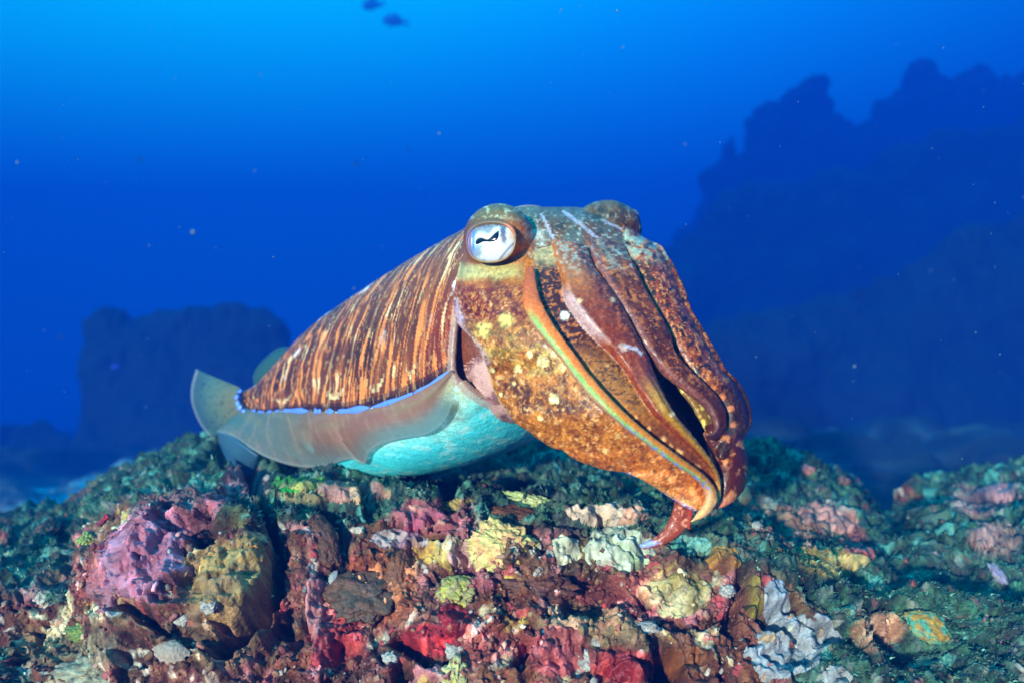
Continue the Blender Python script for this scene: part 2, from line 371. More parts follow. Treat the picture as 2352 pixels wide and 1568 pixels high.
# ---- encrusting growth: thick crusts that follow the rock and dip into it at their edges
def crust(name, label, cat, cx, cy, rx, ry, col, h=0.006, seed=0, lump=60, lumpa=0.5, edge=.35, col2=None, group=None, spots=None, blend=.85):
    pad = 1.5
    ci, cj = terrain_at(cx, cy); far_ = np.linalg.norm(TV - TV[ci, cj], axis=-1) > 1.9 * max(rx, ry) / PXF * TV[ci, cj, 1]
    sel = (np.abs(vpx - cx) < rx * pad) & (np.abs(vpy - cy) < ry * pad) & ~far_
    ii, jj = np.where(sel)
    if len(ii) < 9: return None
    i0, i1, j0, j1 = ii.min(), ii.max() + 1, jj.min(), jj.max() + 1
    V = TV[i0:i1, j0:j1]; N = TN0[i0:i1, j0:j1]; px = vpx[i0:i1, j0:j1]; py = vpy[i0:i1, j0:j1]
    B = TB[i0:i1, j0:j1]
    r = 1 - np.hypot((px - cx) / rx, (py - cy) / ry) + edge * 1.5 * fbm(B * 34, 4, seed + 5, .6) + .2 * fbm(B * 120, 2, seed + 6)
    r = np.where(far_[i0:i1, j0:j1], -1, r)
    up = sstep(0, .28, r)
    f1, f2, wi = worley(B * lump + .4 * fbm(B * 30, 2, seed)[..., None], seed + 9)
    bumps = .22 * np.clip(1 - f1 * 1.1, 0, 1) ** .7 + .78 * np.clip(.5 + .9 * fbm(B * lump * .9, 4, seed + 8, .6), 0, 1)
    off = h * up * (.55 + .45 * lumpa * (bumps - .5)) + .0008 * fbm(B * 200, 2, seed) - .004 * (1 - sstep(-.06, .05, r))
    W = V + N * (off * .38 + .0012 * sstep(0, .1, r))[..., None]
    c = lin(*col) * np.ones(W.shape)
    if col2 is not None: c = mix(c, lin(*col2), sstep(-.1, .35, fbm(B * 45, 3, seed + 2)))
    c = c * np.clip(0.74 + .34 * bumps + .6 * fbm(B * 110, 3, seed + 3) + .4 * fbm(B * 200, 2, seed + 13), .3, 1.8)[..., None]
    c = mix(c, TC[i0:i1, j0:j1], blend * sstep(.0, .3, fbm(B * 60, 4, seed + 12)) * sstep(1.1, .1, r))
    if spots is not None:
        c = mix(c, lin(*spots), sstep(.42, .5, fbm(B * 130, 2, seed + 4)))
    nu, nv = r.shape; Q = grid_quads(nu, nv)
    keep = largest(r > -.05, r).ravel()
    Q = Q[keep][:, ::-1]
    if len(Q) < 6: return None
    used = np.unique(Q); mp = np.full(nu * nv, -1); mp[used] = np.arange(len(used))
    o = obj(name, mesh_np(name, W.reshape(-1, 3)[used], mp[Q], c.reshape(-1, 3)[used]), M_CRUST)
    return tag(o, label, cat, group)

crust('coralline_crust', 'lilac pink lumpy coralline crust on the shoulder of the round boulder', 'coral', 335, 1290, 105, 95, (176, 122, 146), .012, 201, 42, .8, col2=(170, 96, 116))
crust('coralline_crust', 'dusty pink coralline crust near the top of the boulder under the tail fins', 'coral', 500, 1150, 46, 44, (186, 110, 124), .012, 203, 60, .7)
crust('coralline_crust', 'small mauve coralline patch low on the shaded left slope', 'coral', 240, 1355, 40, 46, (150, 96, 108), .008, 204, 60, .7)
crust('encrusting_sponge', 'small bright red encrusting sponge beside the lilac crust', 'sponge', 236, 1196, 19, 15, (186, 40, 40), .006, 205, 80, .3)
crust('encrusting_sponge', 'tan grainy sponge covering the right flank of the round boulder', 'sponge', 530, 1335, 92, 66, (168, 140, 84), .010, 206, 110, .75, col2=(140, 110, 70))
crust('encrusting_sponge', 'long rose pink sponge rib running down beside the black crevice', 'sponge', 722, 1400, 22, 100, (200, 130, 130), .016, 207, 50, .5, edge=.25)
crust('encrusting_sponge', 'crimson lumpy sponge at the foot of the rose pink rib', 'sponge', 745, 1490, 44, 54, (160, 56, 62), .010, 208, 60, .7)
crust('encrusting_sponge', 'deep wine red sponge below the yellow knob', 'sponge', 1040, 1420, 34, 40, (140, 18, 30), .008, 209, 50, .4)
crust('encrusting_sponge', 'pale mint white sponge mound under the dangling arm', 'sponge', 1415, 1262, 82, 50, (190, 196, 172), .010, 210, 20, .2, col2=(160, 176, 136), blend=.4)
crust('encrusting_sponge', 'small pale cream sponge knob between the brown frond and the mint white mound', 'sponge', 1300, 1262, 34, 32, (206, 204, 172), .016, 211, 40, .4)
crust('coralline_crust', 'bright cream and peach knobbly coral crust just below the big arms', 'coral', 1405, 1185, 95, 30, (216, 186, 160), .010, 212, 70, .8, col2=(220, 160, 130))
crust('encrusting_sponge', 'broad grey white smooth sponge sheet with tan flecks', 'sponge', 1820, 1490, 100, 66, (150, 152, 156), .006, 213, 20, .15, edge=.5, spots=(176, 140, 104), blend=.12)
crust('encrusting_sponge', 'narrow upright grey white sponge finger above the broad grey sheet', 'sponge', 1782, 1385, 30, 52, (144, 150, 158), .007, 214, 24, .15, edge=.3, spots=(170, 166, 160), blend=.1)
crust('encrusting_sponge', 'small grey white sponge sheet at the lower end of the broad grey sheet', 'sponge', 1925, 1552, 44, 30, (150, 150, 148), .006, 215, 24, .15, blend=.15)
crust('encrusting_sponge', 'yellow olive lobed sponge beside the grey white finger', 'sponge', 1728, 1365, 24, 54, (170, 150, 50), .014, 216, 60, .7, col2=(110, 90, 34))
crust('encrusting_sponge', 'ochre orange sponge patch at the edge of the green turf', 'sponge', 1665, 1290, 44, 34, (190, 130, 50), .010, 217, 60, .6, col2=(110, 60, 24))
crust('coralline_crust', 'peach red ring shaped coral crust with a dark hole', 'coral', 2005, 1440, 46, 30, (226, 170, 140), .012, 218, 70, .8, col2=(190, 90, 84))
crust('coralline_crust', 'pink and brown coral crust on the ridge facing the open water', 'coral', 1905, 1190, 60, 44, (196, 130, 116), .012, 219, 60, .8, col2=(120, 80, 60))
crust('coralline_crust', 'rose coral knob at the steep end of the ridge', 'coral', 1985, 1262, 36, 32, (190, 96, 96), .012, 220, 60, .7)
crust('coralline_crust', 'pale yellow crust strip in the middle of the green turf', 'coral', 1940, 1290, 60, 20, (206, 170, 100), .008, 221, 70, .7)
crust('coralline_crust', 'salmon pink crust on top of the separate rock by the sandy gap', 'coral', 2290, 1130, 64, 26, (190, 128, 128), .010, 222, 60, .6)
crust('coralline_crust', 'round pinkish coral head below the separate rock', 'coral', 2255, 1235, 52, 30, (190, 140, 130), .016, 223, 60, .5)
crust('coralline_crust', 'raspberry pink crust below the black notch of the ledge', 'coral', 955, 1195, 70, 30, (180, 84, 104), .010, 224, 60, .7, col2=(206, 140, 120))
crust('coralline_crust', 'grey lilac mottled crust left of the peach coral', 'coral', 930, 1240, 66, 26, (176, 156, 150), .008, 225, 60, .6, col2=(150, 96, 110))
crust('coralline_crust', 'pink and cream speckled crust between the brown sponge and the peach coral', 'coral', 1075, 1280, 56, 36, (206, 160, 150), .009, 226, 80, .8, col2=(170, 90, 104))
crust('coralline_crust', 'coral pink lumpy crust at the bottom between the white pebbles', 'coral', 1300, 1495, 72, 52, (200, 100, 100), .012, 227, 70, .8, col2=(130, 60, 54))
crust('coralline_crust', 'olive and cream fuzzy crust below the mint white mound', 'coral', 1560, 1370, 80, 46, (190, 176, 130), .009, 228, 80, .7, col2=(150, 130, 70))
crust('coralline_crust', 'pale peach knobbly crust under the belly of the swimming animal', 'coral', 820, 1130, 80, 26, (206, 160, 120), .010, 229, 70, .8, col2=(170, 120, 110))
crust('coralline_crust', 'yellow and lime mossy crust under the near fin', 'coral', 690, 1110, 60, 24, (170, 160, 70), .008, 230, 70, .7, col2=(60, 130, 50))
crust('coralline_crust', 'pink slab of crust at the bottom edge beneath the red sponge', 'coral', 985, 1545, 48, 26, (214, 130, 130), .010, 231, 50, .4)
crust('encrusting_sponge', 'vivid green algal film in front of the tail', 'algae', 668, 1126, 24, 12, (30, 140, 40), .004, 232, 60, .4)
crust('encrusting_sponge', 'rust brown velvety sponge sheet at the bottom right of centre', 'sponge', 1560, 1520, 64, 40, (120, 66, 30), .010, 233, 36, .4)
crust('encrusting_sponge', 'blood red knobbly sponge in the dark corner below', 'sponge', 1440, 1540, 52, 26, (140, 26, 30), .010, 234, 70, .8)
crust('encrusting_sponge', 'mint and teal lumps of algae at the end of the dangling arm', 'algae', 1590, 1255, 46, 24, (120, 176, 160), .008, 235, 60, .7, col2=(60, 130, 110))

# ---- free standing growths
def blob_mesh(name, r, seed, col, col2=None, lump=3.0, amp=.3, res=40, flat=1.0, fine_a=.06, colscale=3.0):
    u = np.linspace(0, math.pi, res); v = np.linspace(0, 2 * math.pi, res * 2, endpoint=False)
    U, Vv = np.meshgrid(u, v, indexing='ij')
    D = np.stack([np.sin(U) * np.cos(Vv), np.sin(U) * np.sin(Vv), np.cos(U)], -1)
    f1, f2, wi = worley(D * lump + seed * 3.1, seed)
    rad = 1 + amp * (np.clip(1 - f1, 0, 1) - .45) * .8 + amp * 1.9 * fbm(D * 2.0 + seed, 5, seed + 4, .62) + fine_a * 2.5 * fbm(D * 9 + seed, 3, seed + 7)
    V = D * rad[..., None] * np.asarray(r)
    c = lin(*col) * np.ones(V.shape)
    if col2 is not None: c = mix(c, lin(*col2), sstep(-.15, .3, fbm(D * colscale + seed, 3, seed + 1)))
    c *= (.85 + .6 * fbm(D * 7 + seed, 3, seed + 2))[..., None]
    c = mix(c, lin(120, 70, 60), .6 * sstep(.2, .45, fbm(D * 5 + seed, 3, seed + 3)))
    return mesh_np(name, V, grid_quads(res, res * 2, True), c)
def place(o, px, py, sink=0.0, up=None, roll=0.0):
    i, j = terrain_at(px, py); n = Vector(TN0[i, j]) if up is None else Vector(up).normalized()
    q = n.to_track_quat('Z', 'Y'); o.rotation_euler = (q.to_matrix() @ Matrix.Rotation(roll, 3, 'Z')).to_euler()
    o.location = Vector(TV[i, j]) - n * sink
    return o
MM = lambda px, d=.7: px / PXF * d           # pixels to metres at a depth
def growth(name, label, cat, px, py, rx, ry, rz, col, col2=None, seed=0, sink=.3, lump=3, amp=.3, up=None, roll=0, group=None, res=36):
    r = (MM(rx), MM(ry), MM(rz) * .62)
    o = obj(name, blob_mesh(name, r, seed, col, col2, lump, amp, res), M_CRUST)
    place(o, px, py, sink * r[2], up, roll); return tag(o, label, cat, group)
FW = (0, -0.8, 0.6)
growth('sponge', 'yellow green rounded sponge knob above the wine red sponge', 'sponge', 1052, 1355, 38, 32, 30, (186, 176, 74), (170, 160, 100), 301, .2, 3.2, .35, FW)
growth('sponge', 'dark brown upright paddle of sponge beside the black crevice', 'sponge', 745, 1235, 30, 66, 22, (92, 52, 30), (70, 40, 24), 302, .2, 2, .2, (0.1, -.75, .6), .45)
growth('sponge', 'large flat chestnut brown sponge lobe with a rounded tip', 'sponge', 915, 1330, 34, 78, 20, (128, 72, 36), (104, 56, 30), 303, .1, 1.6, .2, (0.1, -.85, .5), .1)
growth('sponge', 'broad dark umber sponge mass to the left of the chestnut lobe', 'sponge', 835, 1370, 74, 52, 22, (92, 62, 40), (70, 58, 44), 304, .3, 2.4, .35, FW)
growth('sponge', 'velvety brown frond arching over the peach coral', 'sponge', 1195, 1192, 105, 34, 26, (116, 66, 36), (96, 52, 28), 305, .3, 2.6, .3, (0, -.6, .8), -.25)
growth('coral', 'peach orange and yellow coral block with small dark pits', 'coral', 1145, 1252, 74, 52, 34, (244, 182, 120), (236, 214, 130), 306, .2, 4, .3, (0.05, -.8, .55), -.3, res=56)
growth('sponge', 'dark brown sponge hollow below the peach coral', 'sponge', 1230, 1345, 76, 36, 20, (104, 56, 34), (80, 40, 30), 307, .4, 3, .35, FW)
growth('sponge', 'black topped rounded boulder sponge on the far left slope', 'sponge', 110, 1212, 36, 44, 40, (40, 44, 36), (90, 70, 60), 308, .2, 3, .25, (0, -.4, .9))
growth('sponge', 'half hidden dark round sponge beside the left sandy edge', 'sponge', 18, 1195, 34, 36, 36, (28, 40, 40), (44, 50, 48), 309, .2, 3, .25, (0, -.4, .9))
growth('sponge', 'small yellow green tuft at the foot of the black topped sponge', 'sponge', 196, 1240, 18, 16, 16, (160, 170, 80), (120, 150, 80), 310, .2, 4, .4, FW)
growth('sponge', 'mustard and teal rounded ear of sponge standing on the right slope', 'sponge', 2130, 1440, 46, 34, 16, (176, 130, 40), (70, 150, 120), 311, -.2, 1.6, .15, (-.1, -.8, .5), -.5)
growth('coral', 'pale lemon coral lumps on the ledge behind the brown frond', 'coral', 1225, 1150, 54, 14, 14, (206, 206, 140), (170, 190, 120), 312, .2, 5, .5, (0, -.5, .85), -.35)
growth('coral', 'yellow rubble knob at the upper edge of the ledge', 'coral', 1055, 1160, 34, 22, 20, (160, 130, 60), (190, 160, 90), 313, .3, 4, .4, FW)
growth('coral', 'pink knob standing up on the ridge skyline', 'coral', 1855, 1076, 24, 20, 18, (200, 130, 124), (160, 100, 96), 314, .2, 4, .45, (0, -.4, .9))
growth('coral', 'brown pink stub at the tip of the ridge skyline', 'coral', 1938, 1105, 16, 22, 26, (130, 96, 90), (90, 80, 76), 315, .1, 4, .45, (0, -.3, .95))
growth('coral', 'grey cream mound at the bottom left of the reef', 'coral', 215, 1545, 62, 34, 34, (170, 170, 140), (120, 120, 100), 316, .3, 4, .4, FW)
growth('sponge', 'lime green sponge lump low on the left slope', 'sponge', 185, 1452, 30, 18, 18, (130, 150, 60), (90, 120, 60), 317, .3, 4, .4, FW)
growth('coral', 'beige lemon lump beside the pink slab at the bottom', 'coral', 1048, 1545, 24, 30, 22, (206, 190, 110), (190, 180, 140), 318, .3, 4, .4, FW)
# shells and white pebbles
def shell(px, py, w, label, roll=0.0, col=(226, 222, 214), seed=0, cat='shell', asp=.55):
    u = np.linspace(0, 1, 10); v = np.linspace(-1, 1, 17); U, Vv = np.meshgrid(u, v, indexing='ij')
    fan = np.radians(62) * Vv; rr = U * (1 + .06 * np.cos(Vv * 22)) * (1 - .12 * Vv ** 2)
    top = np.stack([rr * np.sin(fan), rr * np.cos(fan) * asp * 1.6 - .4, .30 * np.sin(math.pi * np.clip(U * .85 + .08, 0, 1)) * (1 - .5 * Vv ** 2) + .02 * np.cos(Vv * 22) * U], -1)
    bot = top * [1, 1, .25] - [0, 0, .05]
    V = np.concatenate([top.reshape(-1, 3), bot.reshape(-1, 3)]) * MM(w)
    n = 10 * 17; Q = np.concatenate([grid_quads(10, 17), grid_quads(10, 17)[:, ::-1] + n])
    c = lin(*col) * (.8 + .25 * np.cos(U * 26))[..., None]; c = np.concatenate([c.reshape(-1, 3)] * 2)
    o = obj('shell', mesh_np('shell', V, Q, c), M_CRUST); place(o, px, py, -MM(w) * .10, FW, roll); return tag(o, label, cat)
shell(395, 1492, 50, 'white edged clam shell wedged in the lower face of the round boulder', 3.0, (170, 150, 134))
shell(768, 1322, 22, 'small blue white shell chip beside the brown paddle sponge', 1.2, (160, 166, 166))
for k, (px, py, a, b, lab) in enumerate([(1047, 1497, 27, 17, 'white oblong pebble below the wine red sponge'), (896, 1508, 15, 12, 'cream white pebble among the red sponge lumps'), (1480, 1438, 34, 13, 'long white coral chip on the olive crust'),
        (1668, 1357, 17, 15, 'round bluish white pebble left of the grey sponge finger'), (1365, 1470, 17, 14, 'white pebble above the blood red sponge'), (1352, 1520, 30, 20, 'lumpy white coral fragment beside the coral pink crust'),
        (1330, 1545, 20, 20, 'cracked cream coral fragment at the bottom edge'), (478, 1392, 17, 14, 'white knob on the grainy face of the round boulder'), (415, 1418, 14, 18, 'white tooth shaped chip under the lilac crust'), (1292, 1238, 8, 8, 'tiny white pebble on the brown frond'),
        (1262, 1268, 10, 8, 'tiny grey white pebble below the peach coral'), (1905, 1150, 10, 8, 'small whitish chip in the green turf below the skyline'), (1738, 1208, 12, 12, 'pale grey chip on the green slope'), (2290, 1320, 14, 30, 'upright lilac shell chip on the right slope')]):
    growth('pebble', lab, 'pebble', px, py, a, b, min(a, b) * .8, (184, 180, 168) if k != 13 else (140, 132, 170), (150, 144, 140), 330 + k, .1, 2.5, .3, FW, .35 * (k % 5 - 2), res=20)
# ================================================================== the cuttlefish
CF = empty('cuttlefish', P(1080, 1080, 0.75))
tag(CF, 'brown and orange cuttlefish with zebra striped mantle hovering over the reef', 'cuttlefish')
bag = Bag()
LAT = np.array([0.57, 0.82, 0.0])
# ---- mantle: a loft of vertical sections along the body axis
NL = np.array([  # s, near fin line pixel, half width
    (0.00, 553, 922, .004), (0.03, 566, 940, .016), (0.08, 600, 948, .030), (0.16, 645, 941, .048), (0.28, 720, 943, .070), (0.42, 800, 944, .088), (0.58, 880, 929, .100),
    (0.74, 945, 905, .107), (0.88, 1000, 876, .111), (1.00, 1040, 846, .112)])
DORS = [(520, 925), (556, 898), (575, 893), (590, 886), (614, 865), (644, 832), (674, 799), (722, 757), (764, 721), (824, 685), (914, 628), (1004, 577), (1060, 547), (1150, 502), (1250, 466), (1400, 440)]
BELL = [(520, 945), (556, 955), (590, 985), (650, 1030), (740, 1073), (800, 1086), (900, 1096), (1000, 1086), (1100, 1061), (1160, 1036), (1225, 1000), (1300, 985)]
ns = 300
sN = np.linspace(0, 1, ns) ** 1.25
cur = np.stack([np.interp(sN, NL[:, 0], NL[:, k]) for k in (1, 2, 3)], -1)
def sm(a, k=9):
    for _ in range(3):
        p = np.r_[np.full(k, a[0]), a, np.full(k, a[-1])]
        p[:k] = 2 * a[0] - a[1:k + 1][::-1]; p[-k:] = 2 * a[-1] - a[-k - 1:-1][::-1]
        a = np.convolve(p, np.ones(2 * k + 1) / (2 * k + 1), 'valid')
    return a
cur = np.stack([sm(cur[:, k]) for k in range(3)], -1); cur[:, 2] = np.maximum(cur[:, 2], .003)
kx = (cur[:, 0] - 1176) / PXF
d1 = 0.662; M1L = (np.array([kx[-1] * d1, d1]) + cur[-1, 2] * LAT[:2]) @ LAT[:2]
dN = (M1L - cur[:, 2]) / (kx * LAT[0] + LAT[1])
NEAR = P(cur[:, 0], cur[:, 1], dN)
MC = NEAR + LAT * cur[:, 2:3]
mpx = 1176 + MC[:, 0] / MC[:, 1] * PXF
AD = np.maximum((784 - interp_pts(mpx, DORS)) / PXF * MC[:, 1] - MC[:, 2], .006); AV = np.maximum(MC[:, 2] - (784 - interp_pts(mpx, BELL)) / PXF * MC[:, 1], .005)
AD = sm(AD); AV = sm(AV)
nth = 260
th = np.linspace(-math.pi, math.pi, nth, endpoint=False)     # 0 = near fin line, +90 back, -90 belly
ct, st = np.cos(th), np.sin(th)
def sect(i_s, ang):
    """mantle surface at fractional station (0..ns-1, may run past the collar) and angle"""
    i_s = np.asarray(i_s, float); ext = np.maximum(i_s - (ns - 1), 0); q = np.minimum(i_s, ns - 1)
    f = lambda A: np.stack([np.interp(q, np.arange(ns), A[:, k]) for k in range(A.shape[1])], -1) if A.ndim > 1 else np.interp(q, np.arange(ns), A)
    c = f(MC) + ext[..., None] * (MC[-1] - MC[-8]) / 7.0
    b, ad, av = f(cur[:, 2]), f(AD), f(AV)
    sh = 1 - 0.0009 * ext ** 1.3
    co, si = np.cos(ang), np.sin(ang)
    n = 2.15
    k = (np.abs(co) ** n + np.abs(si) ** n) ** (-1 / n)
    hz = np.where(si > 0, ad, av) * si * k * sh
    return c - LAT * (b * co * k * sh)[..., None] + np.array([0, 0, 1.0]) * hz[..., None]
ext_th = 20 * np.clip(st, 0, 1) ** 2 + 46 * np.clip(-st, 0, 1) ** 1.1 - 4 * np.clip(ct, 0, 1) * (st > -.2)
I = np.linspace(0, 1, ns)[:, None] * (ns - 1 + ext_th[None, :])
A2 = np.broadcast_to(th, I.shape)
MV = sect(I, A2)
# rolled rim and inside of the collar
rim = [MV]
Nn = grid_normals(MV, True)
cen = MC[None, :, :][:, -1]
edge = MV[-1]; inn = (cen - edge); inn /= np.linalg.norm(inn, axis=-1, keepdims=True)
fwd = (MV[-1] - MV[-4]); fwd /= np.linalg.norm(fwd, axis=-1, keepdims=True)
r_ = 0.0032
for a in np.linspace(0, math.pi, 8)[1:]:
    rim.append((edge + inn * r_ * (1 - math.cos(a)) + fwd * r_ * math.sin(a))[None])
for k in range(1, 16):
    rim.append((sect(ns - 1 + ext_th - k * 1.6, th) + inn * 0.0064)[None])
rim.append((rim[-1] * .0005 + .9995 * rim[-1].mean(1, keepdims=True)))
rim.insert(0, MV[:1] * .005 + .995 * MV[:1].mean(1, keepdims=True))
MVF = np.concatenate(rim, 0)
# colours
S = np.linspace(0, 1, ns)[:, None] * np.ones((1, nth)); T = A2
arc = T * (0.35 + .65 * np.sqrt(np.maximum(S, .01)))
q = np.stack([138 * (S - .20 * S ** 3) + 1.5 * vnoise(np.stack([S * 7, T * 2.2, S * 0], -1), 5) + 0.85 * vnoise(np.stack([S * 22, T * 6, S * 0], -1), 7) + .25 * vnoise(np.stack([S * 50, T * 14, S * 0], -1), 8), T * 1.9 + .25 * vnoise(np.stack([S * 20, T * 6, S * 0 + 3], -1), 6), S * 0 + .5], -1)
nz = np.abs(vnoise(q, 401)); nz2 = np.abs(vnoise(q * [1.0, .8, 1] + 9.7, 402))
line = np.maximum(sstep(.19, .07, nz), .5 * sstep(.06, .02, nz2))
line *= sstep(-.75, -.1, vnoise(np.stack([S * 26, T * 5, S * 0], -1), 403)) * .75 + .25
back = mix(lin(134, 80, 36) * np.ones(MV.shape), lin(88, 56, 26), sstep(-.2, .5, fbm(np.stack([S * 9, T * 2.2, S * 0], -1), 3, 404)))
back = mix(back, lin(62, 66, 56), sstep(.75, 1.35, T) * .7)
back = mix(back, lin(150, 52, 26), sstep(.74, .98, S) * sstep(.75, .12, T) * .85)
back = mix(back, lin(128, 70, 40), sstep(.35, .05, T) * .6)
lc = mix(lin(232, 150, 80) * np.ones(MV.shape), lin(226, 170, 140), sstep(.7, 1.4, T) * .5)
lc = mix(lc, lin(250, 226, 180), sstep(.25, .55, fbm(np.stack([S * 30, T * 5, S * 0], -1), 2, 405)) * .7)
col = mix(back, lc, np.clip(line, 0, 1))
# pale splashes and pale arcs above the fin line
sp = np.stack([S * 12.5, T * 3.4, S * 0 + 2.5], -1); f1, f2, wi = worley(sp + .10 * fbm(sp * 6, 2, 3)[..., None], 411)
col = mix(col, lin(238, 226, 232), sstep(.32, .13, f1 + .16 * fbm(np.stack([S * 90, T * 14, S * 0], -1), 2, 412)) * (wi > .55) * sstep(.3, .55, T))
for s0, hw in ((.24, .034), (.45, .040), (.62, .036), (.79, .024)):
    t0 = .10 + .06 * ((S - s0) / hw) ** 2
    col = mix(col, lin(246, 222, 170), sstep(.03, .008, np.abs(T - t0)) * .7 * sstep(-.5, .2, fbm(np.stack([S * 120, T * 20, S * 0], -1), 2, 413)) * sstep(1.25, .8, np.abs(S - s0) / hw))
col = mix(col, lin(40, 34, 40), sstep(.05, .015, np.abs(T - .02)) * .8)
col = mix(col, lin(236, 206, 150), sstep(.42, .5, fbm(np.stack([S * 140, T * 26, S * 0], -1), 2, 414)) * .3)
# belly
bc = mix(lin(170, 236, 228) * np.ones(MV.shape), lin(196, 170, 120), sstep(-.75, -.15, T) * .75)
bc = mix(bc, lin(70, 226, 240), sstep(-.30, -.85, T + .25 * fbm(np.stack([S * 6, T * 3, S * 0], -1), 3, 421)) * .85)
bc = mix(bc, lin(200, 248, 250), sstep(.1, .45, fbm(np.stack([S * 40, T * 12, S * 0], -1), 3, 422)) * .55)
bc = mix(bc, lin(120, 104, 70), sstep(.10, .5, fbm(np.stack([S * 9, T * 5, S * 0], -1), 4, 423)) * .55 * sstep(-1.0, -.5, T))
bc *= (1 + .16 * fbm(np.stack([S * 110, T * 40, S * 0], -1), 2, 424))[..., None]
fr = np.stack([S * 11, T * 4, S * 0 + 6], -1); g1, _, gi = worley(fr, 425)
bc = mix(bc, lin(40, 170, 220), sstep(.03, .0, np.abs(g1 - .13)) * (gi > .7))
neck = sstep(-1.9, -2.4, T)
col = np.where((T < 0)[..., None], bc, col)
col = np.where((T > 2.9)[..., None], bc, col)
rimc = np.concatenate([np.broadcast_to(lin(170, 140, 130), (7, nth, 3)), np.broadcast_to(lin(118, 72, 52), (15, nth, 3))], 0)
rimc = rimc * np.ones((22, nth, 3)); 
MCOL = np.concatenate([col[:1], col, rimc, rimc[-1:]], 0)
MCOL[ns - 5:ns + 1, :] = mix(MCOL[ns - 5:ns + 1, :], lin(186, 160, 150), .7)
bag.add(MVF, grid_quads(len(MVF), nth, True), MCOL)

# ---- head and arms hang on a rounded crown that the camera sees from the front
XL = [(440, 1150), (467, 1112), (490, 1092), (520, 1075), (550, 1066), (600, 1054), (650, 1046), (700, 1044), (750, 1054), (800, 1090), (850, 1128), (900, 1142), (950, 1172), (1000, 1237), (1040, 1305), (1080, 1420), (1120, 1510), (1160, 1577), (1200, 1560), (1260, 1440)]
XR = [(440, 1400), (467, 1420), (490, 1440), (520, 1462), (550, 1472), (600, 1508), (650, 1530), (700, 1552), (750, 1576), (800, 1605), (850, 1634), (900, 1670), (950, 1694), (1000, 1697), (1040, 1698), (1080, 1698), (1120, 1695), (1160, 1690), (1200, 1690), (1260, 1690)]
DC = [(440, .735), (500, .72), (560, .70), (650, .680), (750, .662), (850, .646), (950, .628), (1050, .612), (1160, .600), (1260, .60)]
def crown(px, py, dd=0.0):
    xl, xr = interp_pts(py, XL), interp_pts(py, XR)
    q = np.clip((px - (xl + xr) / 2) / ((xr - xl) / 2), -1, 1); dc = interp_pts(py, DC)
    r = (xr - xl) / 2 / PXF * dc * 0.80
    # the animal's flank turns away to the left less than to the right
    return dc + 0.020 * q - r * np.sqrt(np.maximum(1 - q ** 2, 0)) + dd
def noisepx(px, py, s, seed, o=3):
    return fbm(np.stack([px / s, py / s, 0 * px + seed * 1.7], -1), o, seed)
def reticul(px, py, s, seed, ang=0.0, st=2.2):
    c, d = math.cos(ang), math.sin(ang)
    u, v = (px * c + py * d) / (s * st), (-px * d + py * c) / s
    w = .9 * vnoise(np.stack([u * 1.3, v * .6, 0 * u + 3], -1), seed + 1)
    return sstep(.26, .06, np.abs(vnoise(np.stack([u + w, v + .7 * w, 0 * u], -1), seed)))
# head core
def head_part():
    nr, na = 200, 240
    pys = np.concatenate([np.linspace(476, 500, 30), np.linspace(501, 930, nr - 30)])
    a = np.linspace(0, 2 * math.pi, na, endpoint=False)
    xl, xr, dc = interp_pts(pys, XL), interp_pts(pys, XR), interp_pts(pys, DC)
    xl = sm(xl, 5) + 6; xr = sm(xr, 5) - 6
    k = np.minimum(1, np.sqrt(np.clip(1 - ((515 - pys) / 42) ** 2, 0.0, 1))) ; k = np.where(pys > 515, 1, k)
    tail = np.sqrt(np.clip(1 - ((pys - 640) / 295) ** 2, 0.02, 1)); tail = np.where(pys < 640, 1, tail)
    mid = (xl + xr) / 2; hw = (xr - xl) / 2 * np.maximum(k, .35) * (tail * .3 + .7 * tail ** 1.0)
    rd = (xr - xl) / 2 / PXF * dc * 0.80 * np.maximum(k, .15) * tail
    q = np.cos(a)[None, :] * np.ones((nr, 1)); PX = mid[:, None] + hw[:, None] * q
    d = dc[:, None] + .020 * q - rd[:, None] * np.sin(a)[None, :] * np.where(np.sin(a) > 0, 1, .75)[None, :] + 0.004
    V = P(PX, pys[:, None] * np.ones((1, na)), d)
    V = np.concatenate([V[:1] * .002 + .998 * V[:1].mean(1, keepdims=True), V, V[-1:] * .002 + .998 * V[-1:].mean(1, keepdims=True)], 0)
    PX = np.concatenate([PX[:1], PX, PX[-1:]]); PY = pys[:, None] * np.ones((1, na)); PY = np.concatenate([PY[:1], PY, PY[-1:]])
    return V, PX, PY
